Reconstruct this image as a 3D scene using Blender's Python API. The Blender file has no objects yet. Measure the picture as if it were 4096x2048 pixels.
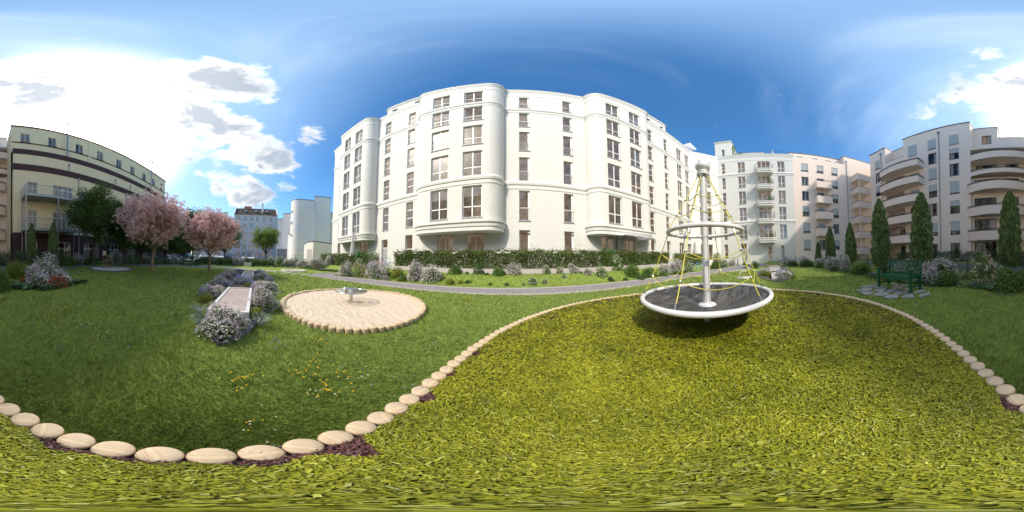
import bpy, math, random
import numpy as np
R=math.radians; PI=math.pi; sin=math.sin; cos=math.cos
S=bpy.context.scene
# ---------------- camera, sky, sun, exposure ----------------
H=1.2; TH=R(2.0)
SUN_AZ=-152.0; SUN_EL=43.0
cd=bpy.data.cameras.new('camera'); cam=bpy.data.objects.new('camera',cd); S.collection.objects.link(cam)
cd.type='PANO'; cd.panorama_type='EQUIRECTANGULAR'; cd.clip_start=.01; cd.clip_end=3000
cam.location=(0,0,H); cam.rotation_euler=(R(90)+TH,0,0); S.camera=cam
S.view_settings.view_transform='Standard'; S.view_settings.look='None'; S.view_settings.gamma=1
S.view_settings.exposure=0.92
S.cycles.max_bounces=8; S.cycles.diffuse_bounces=6; S.cycles.transparent_max_bounces=8; S.cycles.caustics_reflective=False; S.cycles.caustics_refractive=False
def dirv(az,el): return (sin(R(az))*cos(R(el)),cos(R(az))*cos(R(el)),sin(R(el)))
W=bpy.data.worlds.new('World'); S.world=W; W.use_nodes=True
class NT:
    def __init__(s,nt): s.nt=nt
    def n(s,typ,**k):
        nd=s.nt.nodes.new('ShaderNode'+typ)
        for a,b in k.items():
            if a.startswith('i_'):
                key=a[2:]; key=int(key) if key.isdigit() else key.replace('_',' ')
                sk=nd.inputs[key]
                if isinstance(b,bpy.types.NodeSocket): s.nt.links.new(b,sk)
                else: sk.default_value=b
            else: setattr(nd,a,b)
        return nd
    def m(s,op,a,b=0.0,c=None,clamp=False):
        nd=s.nt.nodes.new('ShaderNodeMath'); nd.operation=op; nd.use_clamp=clamp
        for i,v in enumerate((a,b,c)):
            if v is None: continue
            if isinstance(v,bpy.types.NodeSocket): s.nt.links.new(v,nd.inputs[i])
            else: nd.inputs[i].default_value=v
        return nd.outputs[0]
    def mix(s,f,a,b,mode='MIX'):
        nd=s.nt.nodes.new('ShaderNodeMix'); nd.data_type='RGBA'; nd.blend_type=mode
        for k,v in ((0,f),(6,a),(7,b)):
            if isinstance(v,bpy.types.NodeSocket): s.nt.links.new(v,nd.inputs[k])
            else: nd.inputs[k].default_value=(tuple(v)+(1,) if k>0 and len(v)==3 else v)
        return nd.outputs[2]
    def sm(s,x,lo,hi,a=0.,b=1.):
        nd=s.nt.nodes.new('ShaderNodeMapRange'); nd.interpolation_type='SMOOTHSTEP'
        s.nt.links.new(x,nd.inputs[0])
        for i,v in zip((1,2,3,4),(lo,hi,a,b)): nd.inputs[i].default_value=v
        return nd.outputs[0]
SKY=0.15
def world():
    nt=W.node_tree; nt.nodes.clear(); q=NT(nt)
    sky=q.n('TexSky',sky_type='NISHITA',sun_disc=False,sun_elevation=R(SUN_EL),sun_rotation=R(SUN_AZ),altitude=100,air_density=1.0,dust_density=.6,ozone_density=2.5)
    tc=q.n('TexCoord'); D=tc.outputs['Generated']
    nrm=q.n('VectorMath',operation='NORMALIZE',i_0=D).outputs[0]
    def dot(az,el): return q.n('VectorMath',operation='DOT_PRODUCT',i_0=nrm,i_1=dirv(az,el)).outputs['Value']
    # wispy warp then cloud noise
    mp=q.n('Mapping',i_Vector=nrm,i_Scale=(1,1,2.1)).outputs[0]
    n1=q.n('TexNoise',i_Vector=mp,i_Scale=3.4,i_Detail=10.0,i_Roughness=.62,i_Distortion=.35).outputs['Fac']
    mp2=q.n('Mapping',i_Vector=nrm,i_Location=(3,1,7.05),i_Scale=(1,1,2.1)).outputs[0]
    n2=q.n('TexNoise',i_Vector=mp2,i_Scale=4.2,i_Detail=6.0,i_Roughness=.55).outputs['Fac']
    dens=None
    # (az, el, angular radius deg, strength) of the cloud masses
    for az,el,r,a in [(-173,57,13,.54),(-160,52,8,.46),(-186,52,12,.50),
        (-128,47,9,.34),(-119,45,11,.46),(-109,43,13,.54),(-100,40,13,.54),(-92,37,11,.48),(-85,34,8,.38),
        (-121,62,9,.36),(-109,61,10,.42),(-99,58,8,.38),(-92,55,5,.30),
        (-109,29,6,.32),(-102,26,8,.40),(-95,23,9,.42),(-88,18,7,.36),
        (-72,45,6,.30),(-80,26,5.,.33),(-78,20,4.2,.30),(-82,40,4,.22),
        (171,60,12,.32),(161,55,10,.30),(151,51,7,.27),(178,46,13,.36),(164,44,10,.30),(149,41,6,.25)]:
        g=q.sm(dot(az,el),cos(R(r*1.2)),cos(R(r*.15)),0,a)
        dens=g if dens is None else q.m('MAXIMUM',dens,g)
    d=q.m('ADD',q.m('MULTIPLY',q.m('ADD',n1,-.5),2.3),q.m('ADD',q.m('MULTIPLY',dens,1.28),-.22))
    mask=q.sm(d,.08,.44)
    ds=dot(SUN_AZ,SUN_EL-2)
    n3=q.n('TexNoise',i_Vector=q.n('Mapping',i_Vector=nrm,i_Location=(-.06,-.05,.07),i_Scale=(1,1,2.1)).outputs[0],i_Scale=3.6,i_Detail=6.0,i_Roughness=.55).outputs['Fac']
    body=q.m('MULTIPLY',q.sm(q.m('ADD',d,q.m('MULTIPLY',q.m('ADD',n3,-.5),1.1)),.16,.62),q.sm(ds,1.0,.965))
    near=q.sm(ds,.70,.975)
    lit=q.mix(near,(1.02,1.0,.97),(2.2,2.1,1.95)); dark=q.mix(near,(.33,.40,.50),(.40,.46,.55))
    cc=q.mix(q.m('MULTIPLY',body,.9),lit,dark)
    skyc=q.n('VectorMath',operation='SCALE',i_0=sky.outputs[0],i_Scale=SKY).outputs[0]
    hs=q.n('HueSaturation',i_Hue=.497,i_Saturation=1.27,i_Value=.90,i_Color=skyc).outputs[0]
    halo=q.m('POWER',q.sm(ds,.80,.992,0,1),1.9); core=q.sm(ds,.975,.999,0,4.5); wide=q.sm(ds,.35,.93,0,.62)
    wn=q.n('TexNoise',i_Vector=q.n('Mapping',i_Vector=nrm,i_Rotation=(.3,.5,.6),i_Scale=(1,3.2,1.5)).outputs[0],i_Scale=1.6,i_Detail=5.0,i_Roughness=.5).outputs['Fac']
    wisp=q.m('MULTIPLY',q.sm(wn,.42,.75),q.sm(dot(-170,58),.45,1.0,0,.30))
    c1=q.mix(halo,q.mix(wide,hs,(.36,.53,.72)),(1.9,1.75,1.55)); c1=q.n('VectorMath',operation='ADD',i_0=c1,i_1=q.n('VectorMath',operation='SCALE',i_0=(1,.92,.80),i_Scale=core).outputs[0]).outputs[0]
    c2=q.mix(wisp,c1,(.62,.70,.76))
    cl=q.n('VectorMath',operation='SCALE',i_0=cc,i_Scale=.70).outputs[0]
    c3=q.mix(mask,c2,cl)
    bg=q.n('Background',i_Color=c3,i_Strength=1.0)
    out=q.n('OutputWorld'); nt.links.new(bg.outputs[0],out.inputs[0])
world()
sl=bpy.data.lights.new('sun','SUN'); sl.energy=2.0; sl.angle=R(1.4); sl.color=(1,.93,.80)
so=bpy.data.objects.new('sun',sl); S.collection.objects.link(so)
so.rotation_euler=(R(90-SUN_EL),0,R(180-SUN_AZ)); so.location=(-8,-15,30)
# ---------------- helpers ----------------
def wdir(px,py):
    a=(px/4096-.5)*2*PI; e=(.5-py/2048)*PI
    x,y,z=sin(a)*cos(e),cos(a)*cos(e),sin(e)
    return (x,y*cos(TH)-z*sin(TH),y*sin(TH)+z*cos(TH))
def sstep(t): t=max(0,min(1,t)); return t*t*(3-2*t)
def terr(x,y):
    h=.50*sstep((y-7.15)/1.85)*sstep((x+11)/3.)*sstep((19.5-x)/5.)
    h=max(h,.40*sstep((y-7.6)/1.6)*sstep((-9.4-x)/1.2))
    h=max(h,.35*sstep((x-23.5)/2.)*sstep((.8-y)/1.)*sstep((y+3.5)/1.5))
    if y>8.95 and x>-23 and x<21: h=max(h,.30)
    return h
def GP(px,py,z=None):
    d=wdir(px,py); h=0. if z is None else z
    for i in range(8 if z is None else 1):
        t=(h-H)/min(d[2],-1e-3); x,y=d[0]*t,d[1]*t
        if z is not None: return x,y,h
        h=.5*h+.5*terr(x,y)
    return x,y,terr(x,y)
def pol(az,d): return d*sin(R(az)),d*cos(R(az))
def frame(a0,D): return (D*sin(R(a0)),D*cos(R(a0)),0),-R(a0)
class MB:
    def __init__(s): s.v=[];s.f=[];s.m=[];s.s=[]
    def add(s,vs,fs,mi=0,sm=False):
        o=len(s.v); s.v+=[tuple(v) for v in vs]
        for f in fs: s.f.append([i+o for i in f]); s.m.append(mi); s.s.append(sm)
        return s
    def quad(s,a,b,c,d,mi=0): return s.add([a,b,c,d],[(0,1,2,3)],mi)
    def bx(s,x0,x1,y0,y1,z0,z1,mi=0,rz=0,o=(0,0)):
        vs=[(x,y,z) for z in (z0,z1) for x,y in ((x0,y0),(x1,y0),(x1,y1),(x0,y1))]
        if rz: vs=[(o[0]+x*cos(rz)-y*sin(rz),o[1]+x*sin(rz)+y*cos(rz),z) for x,y,z in vs]
        elif o!=(0,0): vs=[(o[0]+x,o[1]+y,z) for x,y,z in vs]
        return s.add(vs,[(3,2,1,0),(4,5,6,7),(0,1,5,4),(1,2,6,5),(2,3,7,6),(3,0,4,7)],mi)
    def beam(s,a,b,w,h,mi=0):
        a=np.array(a,float);b=np.array(b,float);d=b-a;L=np.linalg.norm(d);d/=L
        u=np.cross(d,(0,0,1)) if abs(d[2])<.95 else np.array((1.,0,0)); u/=np.linalg.norm(u); w2=np.cross(u,d)
        vs=[p+u*i*w/2+w2*j*h/2 for p in (a,b) for i,j in ((-1,-1),(1,-1),(1,1),(-1,1))]
        return s.add(vs,[(0,1,2,3),(7,6,5,4),(0,4,5,1),(1,5,6,2),(2,6,7,3),(3,7,4,0)],mi)
    def tube(s,pts,r,n=8,mi=0,closed=False,cap=True):
        P=[np.array(p,float) for p in pts]; N=len(P); rr=r if hasattr(r,'__len__') else [r]*N
        vs=[];up=None
        for i in range(N):
            if closed: t=P[(i+1)%N]-P[i-1]
            else: t=P[min(i+1,N-1)]-P[max(i-1,0)]
            t/=max(np.linalg.norm(t),1e-9)
            if up is None:
                up=np.cross(t,(0,0,1)) if abs(t[2])<.9 else np.cross(t,(1,0,0))
            up=up-t*np.dot(up,t); up/=max(np.linalg.norm(up),1e-9); w=np.cross(t,up)
            for k in range(n):
                a=2*PI*k/n; vs.append(P[i]+(up*cos(a)+w*sin(a))*rr[i])
        fs=[]
        for i in range(N if closed else N-1):
            j=(i+1)%N
            for k in range(n): fs.append((i*n+k,i*n+(k+1)%n,j*n+(k+1)%n,j*n+k))
        s.add(vs,fs,mi,True)
        if cap and not closed: s.add(vs[:n],[tuple(range(n))[::-1]],mi); s.add(vs[-n:],[tuple(range(n))],mi)
        return s
    def lathe(s,prof,n=24,c=(0,0,0),mi=0,sm=True):
        vs=[(c[0]+r*cos(2*PI*k/n),c[1]+r*sin(2*PI*k/n),c[2]+z) for r,z in prof for k in range(n)]
        fs=[(i*n+k,i*n+(k+1)%n,(i+1)*n+(k+1)%n,(i+1)*n+k) for i in range(len(prof)-1) for k in range(n)]
        return s.add(vs,fs,mi,sm)
    def torus(s,Rr,r,c=(0,0,0),n=48,m=10,mi=0):
        return s.tube([(c[0]+Rr*cos(2*PI*k/n),c[1]+Rr*sin(2*PI*k/n),c[2]) for k in range(n)],r,m,mi,closed=True)
    def prism(s,poly,z0,z1,mi=0):
        n=len(poly); vs=[(x,y,z0) for x,y in poly]+[(x,y,z1) for x,y in poly]
        return s.add(vs,[tuple(range(n))[::-1],tuple(range(n,2*n))]+[(i,(i+1)%n,n+(i+1)%n,n+i) for i in range(n)],mi)
    def mesh(s,name,mats):
        me=bpy.data.meshes.new(name); me.from_pydata(s.v,[],s.f)
        for m in (mats if isinstance(mats,(list,tuple)) else [mats]): me.materials.append(m)
        me.polygons.foreach_set('material_index',s.m); me.polygons.foreach_set('use_smooth',s.s)
        me.update(); return me
def link(name,data,parent=None,loc=(0,0,0),rz=0,**kw):
    o=bpy.data.objects.new(name,data); S.collection.objects.link(o)
    o.location=loc; o.rotation_euler=(0,0,rz)
    if parent: o.parent=parent
    for k,v in kw.items(): o[k]=v
    return o
def part(name,mb,mats,parent,loc=(0,0,0),rz=0,**kw):
    return link(name,mb.mesh(name,mats) if isinstance(mb,MB) else mb,parent,loc,rz,**kw)
def thing(name,label,cat,loc=(0,0,0),rz=0,group=None,data=None):
    o=link(name,data,None,loc,rz,label=label,category=cat)
    if group: o['group']=group
    return o
def kids(o): return [c for c in ALLCH.get(o.name,[])]
def dup(o,loc,rz,label,group=None,sc=None,parent=None):
    def cp(a,p):
        b=a.copy(); S.collection.objects.link(b)
        if p: b.parent=p
        for ch in a.children: cp(ch,b)
        return b
    b=cp(o,None); b.location=loc; b.rotation_euler=(0,0,rz)
    if label: b['label']=label
    if group: b['group']=group
    if sc is not None: b.scale=sc if hasattr(sc,'__len__') else (sc,)*3
    return b
ORD=['first','second','third','fourth','fifth','sixth','seventh','eighth','ninth','tenth','eleventh','twelfth','thirteenth','fourteenth','fifteenth','sixteenth','seventeenth','eighteenth','nineteenth','twentieth','twenty-first','twenty-second','twenty-third','twenty-fourth','twenty-fifth','twenty-sixth','twenty-seventh','twenty-eighth','twenty-ninth','thirtieth']
# ---------------- materials ----------------
def mat(name,c1,c2=None,scale=5,rough=.7,bump=0,bscale=None,metal=0,coord='Object',stretch=None,detail=5,spec=.5,c3=None):
    m=bpy.data.materials.new(name); m.use_nodes=True; nt=m.node_tree; q=NT(nt); p=nt.nodes['Principled BSDF']
    p.inputs['Roughness'].default_value=rough; p.inputs['Metallic'].default_value=metal; p.inputs['Specular IOR Level'].default_value=spec
    tc=q.n('TexCoord').outputs[coord]
    if stretch: tc=q.n('Mapping',i_Vector=tc,i_Scale=stretch).outputs[0]
    if c2 is None: p.inputs['Base Color'].default_value=tuple(c1)+(1,)
    else:
        nz=q.n('TexNoise',i_Vector=tc,i_Scale=scale,i_Detail=float(detail),i_Roughness=.6).outputs['Fac']
        c=q.mix(q.sm(nz,.32,.68),c1,c2)
        if c3:
            n3=q.n('TexNoise',i_Vector=tc,i_Scale=scale*.13,i_Detail=3.0).outputs['Fac']
            c=q.mix(q.sm(n3,.4,.62),c,c3)
        nt.links.new(c,p.inputs['Base Color'])
    if bump:
        bz=q.n('TexNoise',i_Vector=tc,i_Scale=float(bscale or scale*4),i_Detail=4.0).outputs['Fac']
        b=q.n('Bump',i_Strength=1.0,i_Distance=bump,i_Height=bz); nt.links.new(b.outputs[0],p.inputs['Normal'])
    return m
def leafmat(name,dark,light,trans=.3,rough=.55,hue=None):
    m=bpy.data.materials.new(name); m.use_nodes=True; nt=m.node_tree; nt.nodes.clear(); q=NT(nt)
    rnd=q.n('NewGeometry').outputs['Random Per Island']
    ob=q.n('TexNoise',i_Vector=q.n('TexCoord').outputs['Object'],i_Scale=2.3,i_Detail=2.0).outputs['Fac']
    f=q.m('ADD',q.m('MULTIPLY',rnd,.65),q.m('MULTIPLY',q.m('ADD',ob,-.35),1.1),clamp=True)
    c=q.mix(f,dark,light)
    if hue: c=q.mix(q.sm(rnd,.86,.9),c,hue)
    a=q.n('BsdfDiffuse',i_Color=c); b=q.n('BsdfTranslucent',i_Color=c); g=q.n('BsdfGlossy',i_Color=(.6,.65,.6,1),i_Roughness=.45)
    x=q.n('MixShader',i_0=trans,i_1=a.outputs[0],i_2=b.outputs[0]); y=q.n('MixShader',i_0=.045,i_1=x.outputs[0],i_2=g.outputs[0])
    o=q.n('OutputMaterial'); nt.links.new(y.outputs[0],o.inputs[0]); return m
def glassmat(name,tint,refl=.12,rough=.0):
    m=bpy.data.materials.new(name); m.use_nodes=True; nt=m.node_tree; nt.nodes.clear(); q=NT(nt)
    t=q.n('BsdfTransparent',i_Color=tint+(1,)); g=q.n('BsdfGlossy',i_Color=(.95,.97,1,1),i_Roughness=rough)
    fr=q.n('Fresnel',i_IOR=1.5).outputs[0]
    wv=q.n('TexNoise',i_Vector=q.n('TexCoord').outputs['Object'],i_Scale=.7,i_Detail=1.0).outputs['Fac']
    bmp=q.n('Bump',i_Strength=.25,i_Distance=.03,i_Height=wv); nt.links.new(bmp.outputs[0],g.inputs['Normal'])
    x=q.n('MixShader',i_0=q.m('ADD',q.m('MULTIPLY',fr,.9),refl,clamp=True),i_1=t.outputs[0],i_2=g.outputs[0])
    o=q.n('OutputMaterial'); nt.links.new(x.outputs[0],o.inputs[0]); return m
M={}
M['white']=mat('white_render',(.64,.63,.60),(.69,.675,.64),1.6,.8,.004,60,c3=(.665,.65,.615))
M['wtrim']=mat('white_trim',(.66,.65,.62),(.70,.69,.655),3,.7)
M['pink']=mat('pale_pink_render',(.84,.69,.60),(.87,.725,.64),3,.85,.01,40,c3=(.855,.71,.62))
M['cream']=mat('cream_render',(.84,.695,.44),(.88,.74,.48),3,.85,.01,30,c3=(.86,.715,.455))
M['frame']=mat('white_frame',(.82,.82,.80),rough=.4)
M['dark']=mat('dark_frame',(.03,.028,.028),rough=.4)
M['shut']=mat('grey_shutter',(.44,.47,.48),(.48,.51,.52),3,.5)
M['coping']=mat('grey_coping',(.11,.11,.12),(.15,.15,.16),8,.5)
M['sillm']=mat('zinc_sill',(.38,.38,.40),rough=.5)
M['steel']=mat('galvanised_steel',(.30,.31,.33),(.38,.39,.41),9,.45,metal=.5)
M['rail']=mat('dark_rail',(.06,.055,.055),rough=.4)
M['tan']=mat('interior_tan',(.86,.73,.60),(.58,.41,.29),.55,.9,detail=1)
M['tan2']=mat('interior_dim',(.70,.64,.57),(.34,.27,.22),.8,.9,detail=1)
M['curt']=mat('curtain',(.72,.70,.67),(.62,.60,.58),5,.9,stretch=(30,1,.2))
M['glass']=glassmat('window_glass',(.97,.95,.92),.04)
M['glassd']=glassmat('window_glass_grey',(.80,.79,.78),.0)
M['roof']=mat('roof_felt',(.25,.25,.25),(.3,.3,.3),4,.9)
M['doorg']=mat('door_grey',(.36,.365,.37),rough=.5)
M['grey']=mat('bluegrey_render',(.52,.51,.52),(.58,.57,.575),1.4,.9,.01,30)
M['lgrey']=mat('lightgrey_render',(.86,.765,.68),(.80,.71,.63),2,.9,.02,14,stretch=(1,1,2.5),c3=(.74,.72,.71))
M['dgrey']=mat('darkgrey_render',(.19,.20,.23),(.22,.23,.26),2,.9)
M['ann']=mat('annex_cream',(.74,.68,.60),(.78,.72,.64),2,.85)
M['terra']=mat('terracotta',(.55,.17,.10),(.62,.22,.14),6,.7)
M['lumber']=mat('pale_log_wood',(.52,.37,.225),(.70,.54,.36),7,.6,.003,50,coord='Object',stretch=(1,9,1),c3=(.60,.46,.31))
M['bark']=mat('tree_bark',(.17,.13,.10),(.25,.20,.16),14,.9,.01,40,stretch=(1,1,.3))
M['barkd']=mat('dark_bark',(.07,.055,.045),(.11,.09,.075),14,.9,.01,40,stretch=(1,1,.3))
M['conc']=mat('concrete',(.42,.38,.36),(.50,.455,.43),30,.9,.004,120,c3=(.46,.42,.40))
M['stone']=mat('grey_stone_slab',(.25,.245,.245),(.33,.325,.32),45,.85,.004,150,c3=(.285,.28,.275))
M['slab']=mat('pale_slab',(.50,.48,.44),(.57,.545,.50),12,.85,.003,80)
M['kerb']=mat('dark_kerb',(.11,.11,.125),(.16,.16,.18),20,.85,.003,80)
M['benchg']=mat('dark_green_paint',(.002,.075,.034),(.003,.092,.042),6,.42)
M['tyre']=mat('tyre_rubber',(.03,.03,.03),rough=.8)
M['chrome']=mat('polished_steel',(.70,.69,.67),rough=.18,metal=1)
M['brushed']=mat('brushed_steel',(.62,.60,.57),(.52,.50,.48),20,.3,metal=1)
M['wpaint']=mat('white_powdercoat',(.66,.645,.65),(.70,.685,.69),6,.35)
M['rope']=mat('yellow_rope',(.70,.63,.09),(.58,.51,.06),120,.6,.0015,300)
M['umb']=mat('parasol_canvas',(.70,.70,.70),(.75,.75,.75),9,.8)
M['asph']=mat('asphalt',(.10,.105,.125),(.14,.145,.165),30,.9,.003,120,coord='Object')
M['earth']=mat('soil',(.05,.04,.03),(.09,.07,.05),14,.95,.02,30)
M['saddle']=mat('black_plastic',(.03,.03,.03),rough=.5)
M['wood']=mat('weathered_wood',(.14,.09,.06),(.22,.15,.10),9,.7,stretch=(1,1,6))
# brown brick
def brick(name,c1,c2,cm,scale,bw,rh,coord='Object',vert=True,rough=.85,mortar=.02,bump=.006):
    m=bpy.data.materials.new(name); m.use_nodes=True; nt=m.node_tree; q=NT(nt); p=nt.nodes['Principled BSDF']
    tc=q.n('TexCoord').outputs[coord]
    if vert:
        sp=q.n('SeparateXYZ',i_0=tc); tc=q.n('CombineXYZ',i_0=q.m('ADD',sp.outputs[0],sp.outputs[1]),i_1=sp.outputs[2]).outputs[0]
    b=q.n('TexBrick',i_Vector=tc,i_Color1=c1+(1,),i_Color2=c2+(1,),i_Mortar=cm+(1,),i_Scale=scale,i_Mortar_Size=mortar,i_Brick_Width=bw,i_Row_Height=rh)
    nz=q.n('TexNoise',i_Vector=tc,i_Scale=2.5,i_Detail=4.0).outputs['Fac']
    c=q.mix(q.sm(nz,.3,.7,0,.45),b.outputs['Color'],c1)
    nt.links.new(c,p.inputs['Base Color']); p.inputs['Roughness'].default_value=rough
    bm=q.n('Bump',i_Strength=.8,i_Distance=bump,i_Height=b.outputs['Fac'],invert=True); nt.links.new(bm.outputs[0],p.inputs['Normal'])
    return m
M['brick']=brick('brown_brick',(.065,.030,.030),(.11,.052,.048),(.055,.035,.035),4,.9,.22)
M['cobble']=brick('cobbled_setts',(.27,.245,.255),(.36,.33,.34),(.15,.14,.145),9,.62,.62,vert=False,mortar=.05,bump=.02)
M['tiles']=brick('roof_tiles',(.10,.058,.045),(.055,.038,.034),(.03,.022,.02),3,.5,.6,mortar=.06,bump=.05)
M['mesh']=brick('perforated_mat',(.56,.46,.43),(.60,.50,.47),(.20,.15,.14),22,.8,.8,vert=False,mortar=.13,bump=.004)
def lawnmat():
    m=bpy.data.materials.new('lawn_grass'); m.use_nodes=True; nt=m.node_tree; q=NT(nt); p=nt.nodes['Principled BSDF']
    tc=q.n('TexCoord').outputs['Object']
    a=q.n('TexNoise',i_Vector=tc,i_Scale=38.0,i_Detail=6.0,i_Roughness=.75).outputs['Fac']
    b=q.n('TexNoise',i_Vector=tc,i_Scale=1.3,i_Detail=4.0).outputs['Fac']
    s=q.n('TexNoise',i_Vector=q.n('Mapping',i_Vector=tc,i_Rotation=(0,0,.5),i_Scale=(1,1,1)).outputs[0],i_Scale=7.0,i_Detail=5.0,i_Roughness=.7).outputs['Fac']
    c=q.mix(q.sm(a,.3,.7),(.115,.165,.026),(.30,.385,.080))
    c=q.mix(q.sm(b,.35,.65,0,.5),c,(.225,.295,.055))
    c=q.mix(q.sm(s,.45,.7,0,.5),c,(.115,.16,.028))
    nt.links.new(c,p.inputs['Base Color']); p.inputs['Roughness'].default_value=.85; p.inputs['Specular IOR Level'].default_value=.15
    h=q.m('ADD',q.m('MULTIPLY',a,.5),s)
    bm=q.n('Bump',i_Strength=1.0,i_Distance=.05,i_Height=h); nt.links.new(bm.outputs[0],p.inputs['Normal']); return m
M['lawn']=lawnmat()
M['grass']=leafmat('grass_blade',(.10,.15,.026),(.34,.42,.10),.4)
M['sand']=mat('play_sand',(.66,.545,.425),(.58,.465,.35),3.5,.95,.05,6,c3=(.63,.515,.395),stretch=(1,2.2,1))
M['mulchbase']=mat('mulch_bed',(.07,.075,.008),(.03,.032,.005),60,.9,.03,90,c3=(.09,.095,.009))
M['chip']=leafmat('yellow_green_chip',(.11,.118,.008),(.40,.395,.022),.0)
M['redbase']=mat('red_bark_bed',(.03,.014,.014),(.06,.028,.028),60,.9,.02,90)
M['redchip']=leafmat('red_bark_chip',(.035,.014,.014),(.20,.085,.08),.0)
M['leafg']=leafmat('green_leaf',(.06,.125,.025),(.22,.34,.08),.35)
M['leafd']=leafmat('dark_leaf',(.04,.085,.026),(.14,.225,.07),.3)
M['leafh']=leafmat('hedge_leaf',(.045,.075,.016),(.19,.25,.065),.3)
M['leafl']=leafmat('lime_leaf',(.13,.17,.02),(.33,.36,.05),.35)
M['leafc']=leafmat('cypress_leaf',(.045,.085,.03),(.32,.44,.18),.3)
M['leafm']=leafmat('tree_leaf',(.045,.095,.022),(.16,.25,.06),.4)
M['leafy']=leafmat('young_leaf',(.09,.15,.025),(.28,.38,.07),.45)
M['hosta']=leafmat('hosta_leaf',(.06,.115,.05),(.16,.25,.12),.3)
M['gloss']=leafmat('glossy_leaf',(.004,.09,.012),(.02,.34,.05),.3)
M['lilac']=leafmat('lilac_blossom',(.60,.48,.55),(.95,.86,.90),.25)
M['cherry']=leafmat('cherry_blossom',(.66,.42,.43),(.95,.76,.74),.4)
M['wrose']=leafmat('white_blossom',(.75,.70,.60),(.90,.84,.74),.2)
M['crose']=leafmat('cream_blossom',(.62,.47,.34),(.85,.70,.54),.2)
M['bluef']=leafmat('blue_blossom',(.16,.17,.52),(.40,.42,.86),.25)
M['yelf']=leafmat('yellow_blossom',(.72,.42,.01),(.90,.62,.03),.2)
M['redf']=leafmat('red_blossom',(.42,.02,.012),(.75,.07,.04),.2)
M['silver']=leafmat('silver_grass_blade',(.20,.25,.20),(.48,.54,.46),.3)

def canvas():
    m=bpy.data.materials.new('parasol_canvas'); m.use_nodes=True; nt=m.node_tree; nt.nodes.clear(); q=NT(nt)
    x=q.n('MixShader',i_0=.5,i_1=q.n('BsdfDiffuse',i_Color=(.78,.78,.78,1)).outputs[0],i_2=q.n('BsdfTranslucent',i_Color=(.78,.78,.80,1)).outputs[0])
    o=q.n('OutputMaterial'); nt.links.new(x.outputs[0],o.inputs[0]); return m
M['umb']=canvas()

def glow_interior(name,c1,c2,e):
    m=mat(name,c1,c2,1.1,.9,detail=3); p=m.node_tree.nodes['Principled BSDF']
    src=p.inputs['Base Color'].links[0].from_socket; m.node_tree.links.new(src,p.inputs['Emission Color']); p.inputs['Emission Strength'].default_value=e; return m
M['tan']=glow_interior('glow_interior_tan',(.80,.67,.55),(.36,.26,.18),.085)  # self-glow added to room walls and floors to brighten the windows
# ---------------- ground ----------------
def ground():
    xs=[-1500,-500,-200,-90,-50]+list(np.arange(-36,31,.5))+[40,60,120,300,1500]
    ys=[-1500,-500,-200,-80,-40]+list(np.arange(-28,6.1,.7))+list(np.arange(6.5,10.1,.25))+[10.6,12,20,40,100,300,1500]
    X,Y=np.meshgrid(xs,ys); rng=random.Random(1)
    vs=[(x,y,terr(x,y)-(.0)) for x,y in zip(X.ravel(),Y.ravel())]
    nx=len(xs); fs=[(j*nx+i,j*nx+i+1,(j+1)*nx+i+1,(j+1)*nx+i) for j in range(len(ys)-1) for i in range(nx-1)]
    mb=MB().add(vs,fs,0,True)
    o=link('lawn',mb.mesh('lawn',M['lawn'])); o['kind']='structure'
    # big asphalt yard beyond the garden (cars park there)
    def sheet(name,poly,z,m,**k):
        b=MB().add([(x,y,z) for x,y in poly],[tuple(range(len(poly)))]); o=link(name,b.mesh(name,m)); o['kind']='structure'; return o
    sheet('parking_yard',[(-21,-13),(-19.5,2),(-24,9),(-24,40),(-70,40),(-90,-40),(-26,-34)][::-1],.012,M['asph'])
    sheet('driveway',[(24,-9.5),(-3,-8.2),(-8,-12.5),(-3.2,-14.6),(22,-13.4)],.012,M['asph'])
    # cobbled path
    near=[(-10.2,3.27),(-8.87,4.05),(-7.59,4.58),(-6.16,5.05),(-4.6,5.4),(-2.81,5.66),(-1.27,5.78),(.17,5.78),(1.56,5.72),(3.0,5.62),(4.9,5.45),(6.89,5.3),(9.36,4.85),(11.2,4.15),(14,2.6),(17,1.15),(20,.25),(25.6,-.2)]
    far=[(25.6,3.6),(24,4.3),(20,4.4),(17,4.7),(14.4,5.6),(11.95,6.2),(8.3,6.7),(5.75,6.93),(3.7,7.05),(1.9,7.1),(.2,7.1),(-1.5,7.0),(-3.3,6.85),(-6.07,6.5),(-7.4,6.12),(-8.97,5.43),(-9.77,5.04),(-10.3,5.1),(-10.5,5.6),(-10.3,8.0),(-10.1,10.9),(-11.6,10.9),(-11.7,8),(-11.75,4.53)]
    sheet('cobbled_path',near+far,.02,M['cobble'])
    kb=MB()
    for line in (near,far):
        for a,b in zip(line[:-1],line[1:]): kb.beam((a[0],a[1],.02),(b[0],b[1],.02),.07,.05)
    k=link('path_edging',kb.mesh('path_edging',M['conc'])); k['kind']='structure'
    # blue-grey curved path before the far benches
    arc=[pol(a,16.2) for a in range(-145,-103,3)]+[pol(a,14.6) for a in range(-104,-143,-3)]
    sheet('bench_path',arc,.02,M['asph'])
    return near,far
NEAR,FAR=ground()
MC=(2.605,1.002); MR=3.19          # mulch circle
SC=(-3.52,2.43); SR=1.77           # sand pit circle
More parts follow.
